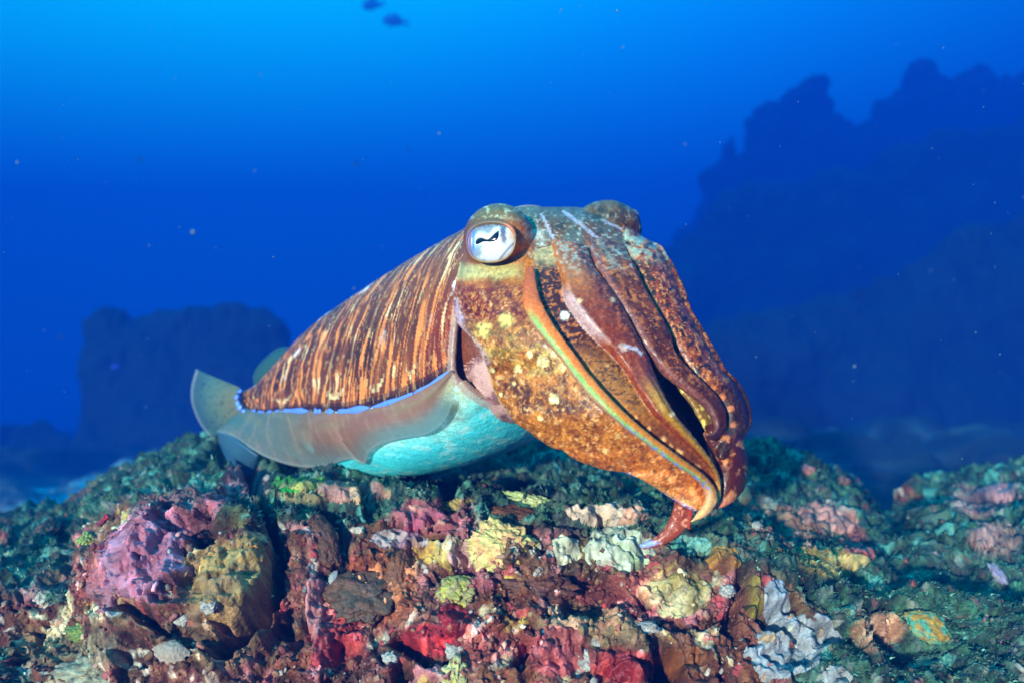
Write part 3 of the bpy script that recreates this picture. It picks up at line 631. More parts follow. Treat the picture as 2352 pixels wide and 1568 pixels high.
def head_color(px, py):
    c = lin(150, 96, 44) * np.ones(px.shape + (3,))
    c = mix(c, lin(112, 84, 48), sstep(560, 500, py) * .8)
    c = mix(c, lin(122, 116, 100), sstep(-.1, .4, noisepx(px, py, 14, 431)) * sstep(640, 560, py) * sstep(1190, 1250, px))
    c = mix(c, lin(198, 196, 180), .8 * sstep(.16, .38, noisepx(px, py, 5, 432)) * sstep(650, 590, py) * sstep(470, 505, py) * sstep(1150, 1230, px) * .9)
    c = mix(c, lin(214, 206, 190), sstep(0.0, .5, noisepx(px, py, 30, 433)) * sstep(40, 12, np.hypot((px - 1225) / 1.0, (py - 555) / 1.4)) * .9)
    c = mix(c, lin(70, 56, 46), sstep(.1, .45, noisepx(px, py, 26, 434)) * sstep(570, 520, py) * sstep(1240, 1290, px) * .8)
    # around the near eye: orange above right, pale olive below
    e = np.hypot((px - 1128) / 66, (py - 553) / 54)
    c = mix(c, lin(206, 130, 60), sstep(1.7, 1.1, e) * sstep(1130, 1180, px) * .8)
    c = mix(c, lin(196, 190, 130), sstep(22, 4, np.abs(py - 622 + .08 * (px - 1130))) * sstep(1215, 1160, px) * (.75 + .5 * noisepx(px, py, 10, 435)))
    c = mix(c, lin(132, 120, 78), sstep(520, 490, py) * sstep(1250, 1180, px) * .7)
    c = mix(c, lin(206, 206, 176), sstep(.15, .4, noisepx(px, py, 7, 436)) * sstep(515, 490, py) * sstep(1240, 1190, px) * .7)
    # pale ridges that start between the eyes
    for ln, w in (([(1243, 493), (1262, 530), (1275, 563), (1277, 600)], 4.5), ([(1295, 487), (1330, 512), (1360, 538), (1400, 575), (1428, 606)], 6.0), ([(1385, 506), (1435, 531), (1472, 563)], 4.0)):
        dd, pos = polydist(px + 3 * noisepx(px, py, 9, 437), py, ln); c = mix(c, lin(206, 190, 200), sstep(w, w * .4, dd) * .85)
    return c * (1 + .45 * noisepx(px, py, 5, 438, 2))[..., None]

def ellipsoid(c, r, R=None, nu=70, nv=110):
    u = np.linspace(0, math.pi, nu); v = np.linspace(0, 2 * math.pi, nv, endpoint=False); U, V = np.meshgrid(u, v, indexing='ij')
    D = np.stack([np.sin(U) * np.cos(V), np.sin(U) * np.sin(V), np.cos(U)], -1) * np.asarray(r)
    if R is not None: D = D @ np.asarray(R).T
    return D + np.asarray(c)
def arm(stations, colf, thick=.5, front=.35, dd=0.0, n=200, nv=72, keel=None, grow=.15, sq=2.3, depth=None, gap=0.0):
    st_ = np.asarray(stations, float)
    if gap:
        k_ = gap * sstep(.15, .45, np.linspace(0, 1, len(st_)))[:, None]; mid_ = (st_[:, :2] + st_[:, 2:4]) / 2
        st_ = np.c_[mid_ + (st_[:, :2] - mid_) * (1 - k_), mid_ + (st_[:, 2:4] - mid_) * (1 - k_)]
    if depth is not None: st_ = np.c_[st_, depth]
    cs = smooth_curve(st_, n)
    Lx, Ly, Rx, Ry = cs[:, 0], cs[:, 1], cs[:, 2], cs[:, 3]
    dl, dr = crown(Lx, Ly, dd), crown(Rx, Ry, dd)
    if depth is not None: dl = dr = cs[:, 4]
    dl, dr = sm(dl, 4), sm(dr, 4)
    Lp, Rp = P(Lx, Ly, dl), P(Rx, Ry, dr)
    W = (Rp - Lp) / 2; C = (Lp + Rp) / 2; w = np.linalg.norm(W, axis=1, keepdims=True)
    Tg = np.gradient(C, axis=0); N = np.cross(Tg, W); N /= np.maximum(np.linalg.norm(N, axis=1, keepdims=True), 1e-9)
    N *= np.where(N[:, 1:2] > 0, -1, 1)
    for _ in range(4): N[1:-1] = (N[:-2] + 2 * N[1:-1] + N[2:]) / 4
    N /= np.linalg.norm(N, axis=1, keepdims=True)
    u = np.linspace(0, 1, n)[:, None]
    a = np.linspace(0, 2 * math.pi, nv, endpoint=False)[None, :]
    co, si = np.cos(a), np.sin(a); k = (np.abs(co) ** sq + np.abs(si) ** sq) ** (-1 / sq)
    x, y = co * k, si * k                          # x: -1 left edge .. 1 right edge, y>0 outwards
    g_ = sstep(0, grow, u)
    t = np.where(y > 0, front * g_ + .02, thick) * np.ones_like(u)
    off = y * t * w
    if keel is not None: off = off + np.where(y > 0, 1, 0) * keel(u, x) * w * g_
    V = C[:, None, :] + W[:, None, :] * (x * np.ones_like(u))[..., None] + N[:, None, :] * off[..., None]
    # close the ends
    V[0] = V[0].mean(0) * .0 + (C[0] + (V[0] - C[0]) * .05); V[-1] = C[-1] + (V[-1] - C[-1]) * .05
    px, py = proj(V)
    c = colf(px, py, u * np.ones_like(a), (x * .5 + .5) * np.ones_like(u))
    V = V + N[:, None, :] * (.0006 * noisepx(px, py, 8, 443))[..., None]
    bag.add(V, grid_quads(n, nv, True), c)
    return V
def disc(c, px, py, x, y, r, colr, seed=1, soft=3.0):
    q = np.hypot(px - x, py - y) + r * .45 * noisepx(px, py, 7, seed + 450)
    return mix(c, lin(*colr), sstep(r + soft, r - soft, q))
PALE = (250, 236, 170)
def col_A(px, py, u, v):
    c = lin(190, 124, 50) * np.ones(px.shape + (3,))
    c = mix(c, lin(132, 74, 30), sstep(-.25, .45, noisepx(px, py, 38, 451, 4)) * .8)
    c = mix(c, lin(138, 62, 28), sstep(640, 670, py) * sstep(760, 715, py + 20 * noisepx(px, py, 25, 452)) * (.55 + .6 * sstep(-.3, .3, noisepx(px, py, 9, 453))))
    c = mix(c, lin(196, 186, 130), sstep(650, 628, py + 8 * noisepx(px, py, 16, 454)) * sstep(1215, 1170, px) * .9)
    c = mix(c, lin(150, 128, 60), sstep(735, 780, py) * sstep(860, 800, py) * sstep(-.15, .3, noisepx(px, py, 30, 455)) * .8)
    c = mix(c, lin(206, 178, 100), sstep(775, 815, py) * sstep(880, 845, py) * sstep(-.2, .25, noisepx(px, py, 34, 456)) * .75)
    c = mix(c, lin(92, 48, 18), sstep(-.05, .35, noisepx(px, py, 30, 457, 4)) * sstep(720, 800, py) * sstep(1000, 940, py) * .85)
    c = mix(c, lin(206, 120, 54), sstep(1000, 1080, py) * .55)
    c = mix(c, lin(210, 150, 84), sstep(1075, 1110, py) * sstep(.35, .1, v) * .6)
    # lilac margin beside the collar
    dm, _ = polydist(px, py, [(1040, 700), (1050, 750), (1082, 795), (1108, 830)]); c = mix(c, lin(196, 168, 180), sstep(26, 6, dm + 8 * noisepx(px, py, 10, 458)) * .85)
    c = mix(c, lin(236, 190, 90), sstep(.07, .015, v) * sstep(800, 840, py) * sstep(960, 920, py))
    c = mix(c, lin(80, 110, 220), sstep(.05, .0, v) * sstep(950, 985, py) * (.5 + .6 * noisepx(px, py, 6, 459)))
    for x, y, r in ((1247, 830, 14), (1273, 915, 12), (1190, 846, 9), (1162, 735, 17), (1110, 757, 17), (1240, 960, 5), (1130, 850, 6), (1290, 845, 8), (1322, 893, 4), (1150, 905, 4), (1216, 812, 8), (1180, 880, 4), (1420, 1000, 5), (1390, 1035, 5)):
        c = disc(c, px, py, x, y, r, PALE if r < 16 else (226, 206, 120), int(x), 2.2 if r < 16 else 8)
    for x, y, r in ((1543, 1100, 9), (1560, 1120, 7), (1500, 1055, 7), (1515, 1048, 5), (1590, 1130, 8), (1600, 1145, 7)):
        c = disc(c, px, py, x, y, r, (240, 170, 110), int(x), 3)
    fl = reticul(px, py, 6.0, 460, .6, 1.8); c = mix(c, lin(240, 176, 96), fl * .45 * sstep(640, 680, py))
    c = mix(c, lin(84, 34, 18), sstep(.1, .4, noisepx(px, py, 9, 463, 3)) * .5 * sstep(630, 670, py))
    c = mix(c, lin(236, 196, 140), sstep(.36, .5, noisepx(px, py, 7, 464, 2)) * .5 * sstep(640, 690, py))
    mg = sstep(.10, .0, v) * sstep(1030, 1060, py) * sstep(.15, .4, noisepx(px, py, 5, 461)); c = mix(c, lin(206, 206, 226), mg)
    return c * (1 + .5 * noisepx(px, py, 5, 462, 2))[..., None]
def col_R(px, py, u, v):
    c = lin(232, 138, 58) * np.ones(px.shape + (3,))
    c = mix(c, lin(190, 100, 50), sstep(.25, .0, u)); c = mix(c, lin(196, 140, 50), sstep(.35, .6, u) * .6)
    c = mix(c, lin(120, 190, 110), sstep(.48, .22, v + .12 * noisepx(px, py, 10, 471)) * sstep(.12, .2, u) * sstep(.92, .8, u) * .85)
    c = mix(c, lin(190, 140, 110), sstep(.14, .03, v) * sstep(.12, .2, u) * .9)
    c = mix(c, lin(110, 150, 220), sstep(.36, .22, v) * sstep(.5, .62, u) * sstep(.92, .84, u) * sstep(.0, .3, noisepx(px, py, 5, 472)))
    c = mix(c, lin(236, 186, 130), sstep(.84, .93, u))
    return c * (1 + .18 * noisepx(px, py, 5, 473, 2))[..., None]
def col_B(px, py, u, v):
    c = lin(84, 34, 22) * np.ones(px.shape + (3,))
    c = mix(c, lin(176, 116, 44), sstep(770, 850, py + 20 * noisepx(px, py, 20, 481)))
    c = mix(c, lin(128, 70, 32), sstep(930, 1000, py) * .8)
    r = reticul(px, py, 7.5, 482, -.25, 2.0)
    c = mix(c, mix(lin(206, 130, 60) * np.ones(c.shape), lin(60, 34, 20), sstep(770, 830, py)), r * sstep(960, 900, py) * .85)
    c = mix(c, lin(196, 176, 130), sstep(625, 590, py + 10 * noisepx(px, py, 14, 483)) * .85)
    c = disc(c, px, py, 1297, 725, 11, (240, 232, 220), 5)
    for x, y, r_ in ((1525, 1008, 7), (1560, 1040, 9), (1575, 1062, 7), (1600, 1075, 8), (1610, 1090, 6), (1395, 840, 3), (1460, 960, 4), (1490, 985, 5), (1540, 1028, 6)):
        c = disc(c, px, py, x, y, r_, (236, 180, 124), int(x))
    c = mix(c, lin(240, 190, 140), sstep(.9, .97, u))
    return c * (1 + .5 * noisepx(px, py, 5, 484, 2))[..., None]
def col_C(px, py, u, v):
    c = lin(146, 70, 28) * np.ones(px.shape + (3,))
    c = mix(c, lin(186, 116, 60), sstep(700, 640, py) * sstep(.75, .3, v))
    c = mix(c, lin(92, 40, 26), sstep(.5, .8, v + .2 * noisepx(px, py, 16, 491)) * .8)
    c = mix(c, lin(60, 24, 18), reticul(px, py, 7, 496, .4, 2.2) * .6 * sstep(.40, .65, v) * sstep(860, 790, py))
    c = mix(c, lin(206, 120, 66), reticul(px, py, 7, 492, .9, 2.2) * .7 * sstep(.45, .7, v) * sstep(860, 790, py))
    c = mix(c, lin(206, 130, 80), reticul(px, py, 8, 497, .8, 2.0) * .3)
    c = mix(c, lin(190, 180, 164), sstep(.0, .35, noisepx(px, py, 7, 493)) * sstep(645, 600, py) * .8)
    c = mix(c, lin(176, 132, 44), sstep(850, 920, py) * sstep(.42, .22, np.abs(v - .45)))
    c = mix(c, lin(206, 180, 180), sstep(.10, .03, v) * sstep(640, 690, py) * sstep(800, 760, py) * .8)
    for x, y, r_ in ((1408, 690, 6), (1332, 690, 6), (1560, 925, 4), (1535, 875, 5), (1545, 950, 5), (1590, 985, 6), (1600, 1005, 5)): c = disc(c, px, py, x, y, r_, (226, 196, 150), int(x))
    q = np.hypot((px - 1432) / 15, (py - 797) / 15) + .7 * noisepx(px, py, 9, 494); c = mix(c, lin(206, 176, 166), sstep(1.0, .6, q) * .8)
    dq, _ = polydist(px, py, [(1440, 796), (1462, 801), (1472, 812)]); c = mix(c, lin(206, 196, 206), sstep(6, 2, dq + 3 * noisepx(px, py, 6, 498)) * .8)
    c = mix(c, lin(226, 166, 100), sstep(.86, .95, u))
    return c * (1 + .45 * noisepx(px, py, 5, 495, 2))[..., None]
def col_D(px, py, u, v):
    c = lin(108, 52, 22) * np.ones(px.shape + (3,))
    c = mix(c, lin(150, 84, 46), sstep(-.2, .5, noisepx(px, py, 30, 501)) * .5)
    c = mix(c, lin(184, 176, 160), sstep(-.1, .35, noisepx(px, py, 7, 502)) * sstep(650, 600, py) * .8)
    c = mix(c, lin(80, 40, 24), sstep(.55, .85, u) * .8)
    c = mix(c, lin(40, 18, 14), reticul(px, py, 7, 504, .9, 2.0) * .6 * sstep(600, 650, py) * sstep(960, 880, py))
    c = mix(c, lin(206, 132, 66), reticul(px, py, 8, 505, .8, 2.0) * .6 * sstep(940, 860, py))
    c = mix(c, lin(190, 130, 120), sstep(.90, .97, v) * .6)
    c = mix(c, lin(160, 110, 110), sstep(.12, .03, v) * .5)
    return c * (1 + .4 * noisepx(px, py, 5, 503, 2))[..., None]
def col_E(px, py, u, v):
    c = lin(164, 84, 40) * np.ones(px.shape + (3,))
    c = mix(c, lin(50, 26, 20), sstep(-.10, .30, noisepx(px, py, 10, 511)) * .9)
    c = mix(c, lin(44, 22, 18), reticul(px, py, 8, 515, .9, 1.8) * .6)
    c = mix(c, lin(236, 160, 90), reticul(px, py, 7, 512, 1.0, 1.8) * .7)
    c = mix(c, lin(60, 40, 34), sstep(.78, .94, v) * sstep(560, 640, py) * .85)
    c = mix(c, lin(170, 176, 160), sstep(620, 570, py) * sstep(-.2, .2, noisepx(px, py, 9, 513)) * .9)
    c = mix(c, lin(56, 38, 30), sstep(.62, .75, u) * .8)
    for x, y, r_ in ((1660, 912, 8), (1677, 938, 8), (1684, 975, 7), (1672, 1010, 6), (1640, 890, 6)): c = disc(c, px, py, x, y, r_, (206, 130, 84), int(x))
    return c * (1 + .45 * noisepx(px, py, 5, 514, 2))[..., None]
def col_F(px, py, u, v):
    c = lin(104, 50, 28) * np.ones(px.shape + (3,))
    c = mix(c, lin(220, 150, 96), sstep(-.05, .25, noisepx(px, py, 17, 521)) * .9); c = mix(c, lin(96, 40, 30), sstep(.1, .4, noisepx(px, py, 14, 522)) * .7)
    return mix(c, lin(236, 150, 116), sstep(.7, .95, u))
def col_G(px, py, u, v):
    c = lin(164, 88, 62) * np.ones(px.shape + (3,))
    c = mix(c, lin(104, 54, 36), sstep(-.1, .3, noisepx(px, py, 12, 531)) * .7 * sstep(.6, .3, u)); c = mix(c, lin(232, 170, 140), sstep(.2, .4, noisepx(px, py, 8, 532)) * .8)
    return mix(c, lin(150, 176, 226), sstep(.76, .86, u) * sstep(.75, .5, v) * .9)
def col_H(px, py, u, v):
    c = lin(150, 116, 54) * np.ones(px.shape + (3,)); f1, f2, wi = worley(np.stack([px / 16, py / 16, 0 * px], -1), 541)
    return mix(c, lin(230, 206, 120), sstep(.5, .3, f1) * (wi > .3))
one = lambda c: (lambda px, py, u, v: lin(*c) * np.ones(px.shape + (3,)))
HV, hx, hy = head_part()
head_base = head_color
def head_color(px, py):
    c = head_base(px, py); a = col_A(px, py, 0 * px + .1, 0 * px + .5)
    return mix(c, a, sstep(598, 622, py + 8 * noisepx(px, py, 14, 439)) * sstep(1232, 1215, px))
bag.add(HV, grid_quads(len(HV), HV.shape[1], True), head_color(hx, hy))
# eye domes
EYE_C = P(1146, 550, .655)
for cc, rr in ((EYE_C, (.0292, .038, .0288)), (P(1392, 528, .735), (.0325, .036, .0268))):
    E = ellipsoid(cc, rr); ex, ey = proj(E); bag.add(E, grid_quads(70, 110, True), head_color(ex, ey))
# neck and funnel under the head, inside the collar
NK = ellipsoid(P(1148, 760, .715), (.050, .055, .075)); nx_, ny_ = proj(NK)
bag.add(NK, grid_quads(70, 110, True), lin(140, 84, 58) * (1 + .3 * noisepx(nx_, ny_, 9, 440))[..., None])
FU = ellipsoid(P(1185, 840, .705), (.052, .05, .050)); fx, fy = proj(FU)
bag.add(FU, grid_quads(70, 110, True), mix(lin(206, 168, 160) * np.ones(FU.shape), lin(150, 110, 110), sstep(-.2, .4, noisepx(fx, fy, 20, 441))))

ST_A = [(1054, 600, 1222, 590), (1045, 660, 1232, 655), (1043, 700, 1243, 700), (1053, 745, 1262, 735), (1094, 790, 1292, 782), (1126, 850, 1328, 835), (1136, 890, 1358, 874), (1165, 940, 1410, 932), (1202, 974, 1446, 964), (1249, 1009, 1480, 996), (1296, 1034, 1512, 1019),
        (1358, 1062, 1545, 1044), (1421, 1080, 1580, 1070), (1483, 1105, 1607, 1090), (1545, 1146, 1630, 1112), (1585, 1167, 1638, 1135), (1610, 1174, 1632, 1160), (1622, 1166, 1626, 1163)]
ST_R = [(1208, 610, 1226, 605), (1203, 650, 1232, 645), (1200, 690, 1242, 690), (1218, 738, 1264, 733), (1250, 780, 1292, 775), (1285, 820, 1322, 815), (1320, 868, 1356, 862), (1360, 915, 1397, 909), (1421, 971, 1452, 962), (1483, 1018, 1510, 1010), (1545, 1065, 1570, 1054), (1595, 1097, 1618, 1091), (1621, 1121, 1642, 1124), (1624, 1150, 1643, 1155), (1606, 1177, 1624, 1182), (1583, 1198, 1585, 1202)]
ST_B = [(1224, 575, 1270, 560), (1228, 610, 1278, 596), (1236, 670, 1295, 645), (1255, 715, 1300, 690), (1285, 765, 1328, 732), (1316, 812, 1365, 775), (1350, 858, 1411, 822), (1388, 900, 1438, 856), (1421, 936, 1466, 900), (1452, 962, 1502, 950), (1500, 1003, 1548, 994), (1560, 1047, 1594, 1038), (1613, 1088, 1634, 1082), (1637, 1122, 1646, 1118), (1638, 1150, 1648, 1150), (1636, 1172, 1639, 1175)]
ST_C = [(1268, 545, 1350, 560), (1278, 590, 1360, 600), (1292, 640, 1378, 636), (1298, 685, 1406, 678), (1326, 730, 1432, 716), (1362, 772, 1459, 764), (1405, 815, 1483, 808), (1428, 843, 1497, 838), (1442, 862, 1508, 866), (1465, 898, 1531, 916), (1502, 949, 1553, 952), (1547, 993, 1583, 987), (1593, 1036, 1619, 1033), (1632, 1080, 1645, 1071), (1642, 1110, 1655, 1105), (1645, 1140, 1655, 1140), (1635, 1174, 1638, 1177)]
ST_D = [(1355, 540, 1436, 560), (1364, 600, 1450, 606), (1411, 688, 1484, 683), (1440, 732, 1512, 730), (1468, 785, 1538, 775), (1490, 815, 1552, 815), (1522, 852, 1583, 856), (1574, 893, 1614, 884), (1620, 932, 1645, 915), (1638, 962, 1664, 952), (1643, 980, 1664, 986), (1634, 994, 1646, 1012), (1618, 999, 1620, 1008)]
ST_E = [(1430, 505, 1464, 528), (1440, 545, 1484, 562), (1450, 596, 1507, 604), (1482, 676, 1543, 680), (1512, 733, 1568, 735), (1550, 800, 1606, 800), (1595, 866, 1644, 864), (1640, 910, 1679, 908), (1664, 948, 1695, 940), (1668, 985, 1699, 980), (1654, 1018, 1686, 1020), (1650, 1054, 1660, 1058)]
ST_F = [(1636, 970, 1688, 985), (1655, 1030, 1696, 1030), (1660, 1062, 1700, 1065), (1660, 1105, 1698, 1110), (1656, 1140, 1688, 1140), (1645, 1160, 1666, 1160), (1638, 1166, 1641, 1170)]
ST_F0 = [(1622, 990, 1660, 985), (1640, 1050, 1676, 1048), (1650, 1100, 1680, 1105), (1648, 1140, 1664, 1148), (1640, 1160, 1644, 1164)]
ST_G = [(1570, 1080, 1625, 1075), (1552, 1125, 1612, 1130), (1545, 1172, 1592, 1170), (1533, 1200, 1580, 1204), (1512, 1228, 1560, 1228), (1488, 1241, 1520, 1252), (1468, 1250, 1476, 1263)]
ST_G2 = [(1578, 1110, 1606, 1105), (1574, 1150, 1598, 1150), (1577, 1180, 1592, 1180), (1579, 1205, 1588, 1205), (1580, 1220, 1583, 1221)]
ST_H = [(1535, 850, 1565, 850), (1560, 890, 1596, 890), (1590, 930, 1626, 930), (1612, 970, 1645, 968), (1630, 1008, 1648, 1004)]
arm(ST_H, col_H, .4, .3, dd=.024)
arm([(1470, 840, 1560, 800), (1510, 900, 1600, 880), (1560, 970, 1650, 960), (1600, 1030, 1660, 1030), (1640, 1080, 1665, 1080)], one((14, 9, 9)), .3, .2, dd=.050)  # black filler added behind the arms, painting the shade in their gap
arm(ST_G, col_G, .6, .5, depth=[.588, .590, .593, .595, .596, .596, .596])
arm(ST_G2, one((176, 84, 60)), .7, .6, depth=[.588, .589, .591, .592, .592])
arm(ST_F0, col_F, .6, .5, dd=.012)
arm(ST_F, col_F, .6, .5, dd=.004)
arm(ST_E, col_E, .6, .55, dd=0, gap=.12, keel=lambda u, x: .25 * np.exp(-((x - .8) / .15) ** 2))
arm(ST_D, col_D, .55, .48, dd=-.002, n=260, gap=.16, keel=lambda u, x: .16 * np.exp(-((x - .25) / .3) ** 2))
arm(ST_C, col_C, .5, .46, dd=-.004, n=260, gap=.12, keel=lambda u, x: .22 * np.exp(-((x + .15) / .22) ** 2) * sstep(.4, .6, u) + .10 * np.exp(-((x + .9) / .12) ** 2))
arm(ST_B, col_B, .5, .30, dd=.003, n=260, gap=.05)
arm(ST_A, col_A, .40, .24, dd=.002, n=340, nv=200, grow=.25, sq=2.6)
arm(ST_R, col_R, .9, .55, dd=-.010, n=260, grow=.12)

# fuse everything into one continuous skin, then carry the colours over
from mathutils.kdtree import KDTree
def fuse(bag, voxel, name):
    raw = bag.mesh('raw'); ro = bpy.data.objects.new('raw', raw); COL.objects.link(ro)
    md = ro.modifiers.new('r', 'REMESH'); md.mode = 'VOXEL'; md.voxel_size = voxel; md.use_smooth_shade = True
    ms = ro.modifiers.new('s', 'SMOOTH'); ms.factor = .5; ms.iterations = 3
    bpy.context.view_layer.update()
    me = bpy.data.meshes.new_from_object(ro.evaluated_get(bpy.context.evaluated_depsgraph_get())); me.name = name
    bpy.data.objects.remove(ro)
    # drop sealed pockets inside the body: keep the largest connected skin
    n = len(me.vertices); ed = np.empty(len(me.edges) * 2, np.int32); me.edges.foreach_get('vertices', ed); ed = ed.reshape(-1, 2)
    lab = np.arange(n)
    while True:
        m = np.minimum(lab[ed[:, 0]], lab[ed[:, 1]]); new = lab.copy()
        np.minimum.at(new, ed[:, 0], m); np.minimum.at(new, ed[:, 1], m); new = new[new]; new = new[new]
        if (new == lab).all(): break
        lab = new
    best = np.bincount(lab).argmax(); keep = lab == best
    co = np.empty(n * 3, np.float32); me.vertices.foreach_get('co', co); co = co.reshape(-1, 3)
    lp = np.empty(len(me.loops), np.int32); me.loops.foreach_get('vertex_index', lp); Q = lp.reshape(-1, 4); Q = Q[keep[Q].all(1)]
    mp = np.cumsum(keep) - 1; bpy.data.meshes.remove(me)
    co = co[keep]; Q = mp[Q]; me = mesh_np(name, co, Q); nn = np.empty(len(co) * 3, np.float32); me.vertices.foreach_get('normal', nn); nn = nn.reshape(-1, 3)
    g_ = fbm(co.astype(float) * 260, 3, 77, .6) + .7 * fbm(co.astype(float) * [90, 90, 220], 2, 78)
    co = co + nn * (.0003 * g_)[:, None].astype(np.float32); bpy.data.meshes.remove(me); me = mesh_np(name, co, Q)
    RV = np.concatenate(bag.v); RC = np.clip(np.concatenate(bag.c), 0, 1) ** 1.28 * 1.18
    n = len(me.vertices); co = np.empty(n * 3, np.float32); me.vertices.foreach_get('co', co); co = co.reshape(-1, 3)
    kd = KDTree(len(RV))
    for i, v in enumerate(RV.tolist()): kd.insert(v, i)
    kd.balance()
    f_ = kd.find
    idx = np.fromiter((f_(v)[1] for v in co.tolist()), np.int64, n)
    C = np.c_[RC[idx], np.ones(n)].astype(np.float32)
    a = me.color_attributes.get('Col') or me.color_attributes.new('Col', 'FLOAT_COLOR', 'POINT')
    a.data.foreach_set('color', np.clip(C, 0, 1).ravel())
    me.polygons.foreach_set('use_smooth', np.ones(len(me.polygons), bool)); me.update()
    me.materials.clear()
    return me
body = obj('body', fuse(bag, 0.00115, 'body'), M_SKIN, CF)
print('body', len(body.data.polygons))

# ---- fins
def ribbon(name, att, mar, bow, colf, n=160, m=46, thick=.0016, parent=CF, power=1.0):
    a = smooth_curve(att, n); b = smooth_curve(mar, n)
    v = np.linspace(0, 1, m)[None, :, None]
    V = a[:, None] * (1 - v) + b[:, None] * v
    N = grid_normals(V); N *= np.where(N[..., 1:2] > 0, -1, 1)
    u = np.linspace(0, 1, n)[:, None]
    V = V + N * (bow * np.sin(math.pi * v[..., 0]) * np.sin(math.pi * np.clip(u * .9 + .05, 0, 1)))[..., None]
    tk = thick * (1 - .7 * v)
    F = V + N * tk; B = V - N * tk
    c = colf(u * np.ones_like(v[..., 0]), v[..., 0] * np.ones_like(u)); nn = n * m
    al = .18 + .34 * sstep(.3, 1, v[..., 0]) * np.ones_like(u); al = np.maximum(al, .95 * sstep(.16, .02, u) * sstep(.05, .5, v[..., 0]) * (name == 'fin' and parent is CF and n == 160)); c = np.concatenate([c, al[..., None]], -1)
    border = np.concatenate([np.arange(m), np.arange(1, n) * m + m - 1, (n - 1) * m + np.arange(m - 2, -1, -1), np.arange(n - 2, -1, -1) * m])
    side = np.stack([border[:-1], border[1:], border[1:] + nn, border[:-1] + nn], -1)
    Q = np.concatenate([grid_quads(n, m), grid_quads(n, m)[:, ::-1] + nn, side])
    me = mesh_np(name, np.concatenate([F.reshape(-1, 3), B.reshape(-1, 3)]), Q, np.concatenate([c.reshape(-1, 4)] * 2))
    return obj(name, me, M_FIN, parent)
def near_line(s, off=0.0):
    """a point on the near fin line at mantle fraction s"""
    return sect(np.asarray(s) * (ns - 1), np.zeros(np.shape(s)) - .02)
def finc(u, v):
    z = np.stack([u * 8, v * 3, 0 * u], -1)
    c = lin(176, 124, 104) * np.ones(u.shape + (3,))
    c = mix(c, lin(120, 132, 124), sstep(.42, .75, u + .1 * fbm(z, 3, 601)))
    c = mix(c, lin(84, 138, 140), sstep(.8, 1.0, u) * .7)
    c = mix(c, lin(150, 146, 144), sstep(.55, .9, v) * .6)
    c = mix(c, lin(168, 150, 110), sstep(-.1, .5, fbm(z * 1.3, 3, 602)) * .5 * sstep(.5, .2, v))
    c = mix(c, lin(190, 196, 196), sstep(.9, 1.0, v) * .6)
    c = mix(c, lin(214, 176, 150), sstep(.1, .5, fbm(np.stack([u * 70, v * 2, 0 * u], -1), 2, 604)) * .22)
    c = mix(c, lin(110, 190, 196), sstep(.35, .8, v) * sstep(.5, .15, u) * .55)
    return c * (1 + .12 * fbm(z * 14, 2, 603))[..., None]
sf = np.array([1.0, .88, .74, .60, .50, .40, .30, .22, .16, .11, .075, .05])
att = near_line(sf)
fm = [(1043, 862), (1040, 920), (1022, 965), (985, 995), (930, 1005), (878, 1018), (850, 1038), (836, 1066), (812, 1054), (785, 1058), (740, 1073), (679, 1070), (618, 1052), (572, 1027), (532, 1000), (498, 990)]
fd = [.656, .648, .652, .664, .680, .690, .692, .688, .706, .722, .750, .784, .820, .852, .886, .92]
mvx, mvy = proj(MV)
fd = list(fd)
for k_ in range(1, 11):
    q_ = np.hypot(mvx - fm[k_][0], mvy - fm[k_][1]) ; q_ = np.where((mvy < fm[k_][1] + 3), q_, 999)
    near_ = q_ < q_.min() + 4; fd[k_] = max(min(fd[k_], MV[..., 1][near_].min() - .004), MV[..., 1][near_].min() - .010)
fe = .935 - fd[10]
for k_, f_ in zip(range(11, 16), (.22, .42, .62, .82, 1.0)): fd[k_] = fd[10] + fe * f_
print('fin depths', [round(float(x), 3) for x in fd])
fin1 = ribbon('fin', att, P(np.array(fm)[:, 0], np.array(fm)[:, 1], np.array(fd)), .006, finc)
# folded back tip of the near fin
fold = ribbon('fin_fold', P(np.array([500, 530, 560, 592]), np.array([990, 1000, 1022, 1046]), np.array([fd[15], fd[14], fd[13], fd[12] + .012])),
       P(np.array([502, 508, 526, 551, 575, 590]), np.array([994, 1026, 1061, 1082, 1091, 1062]), np.array([.01, .02, .03, .035, .04, .035]) + np.array([fd[15], fd[15], fd[14], fd[13], fd[13], fd[12]])), .003,
       lambda u, v: mix(lin(70, 120, 150) * np.ones(u.shape + (3,)), lin(60, 140, 200), sstep(.6, 1, v)), n=60, m=24, thick=.0012, parent=fin1)
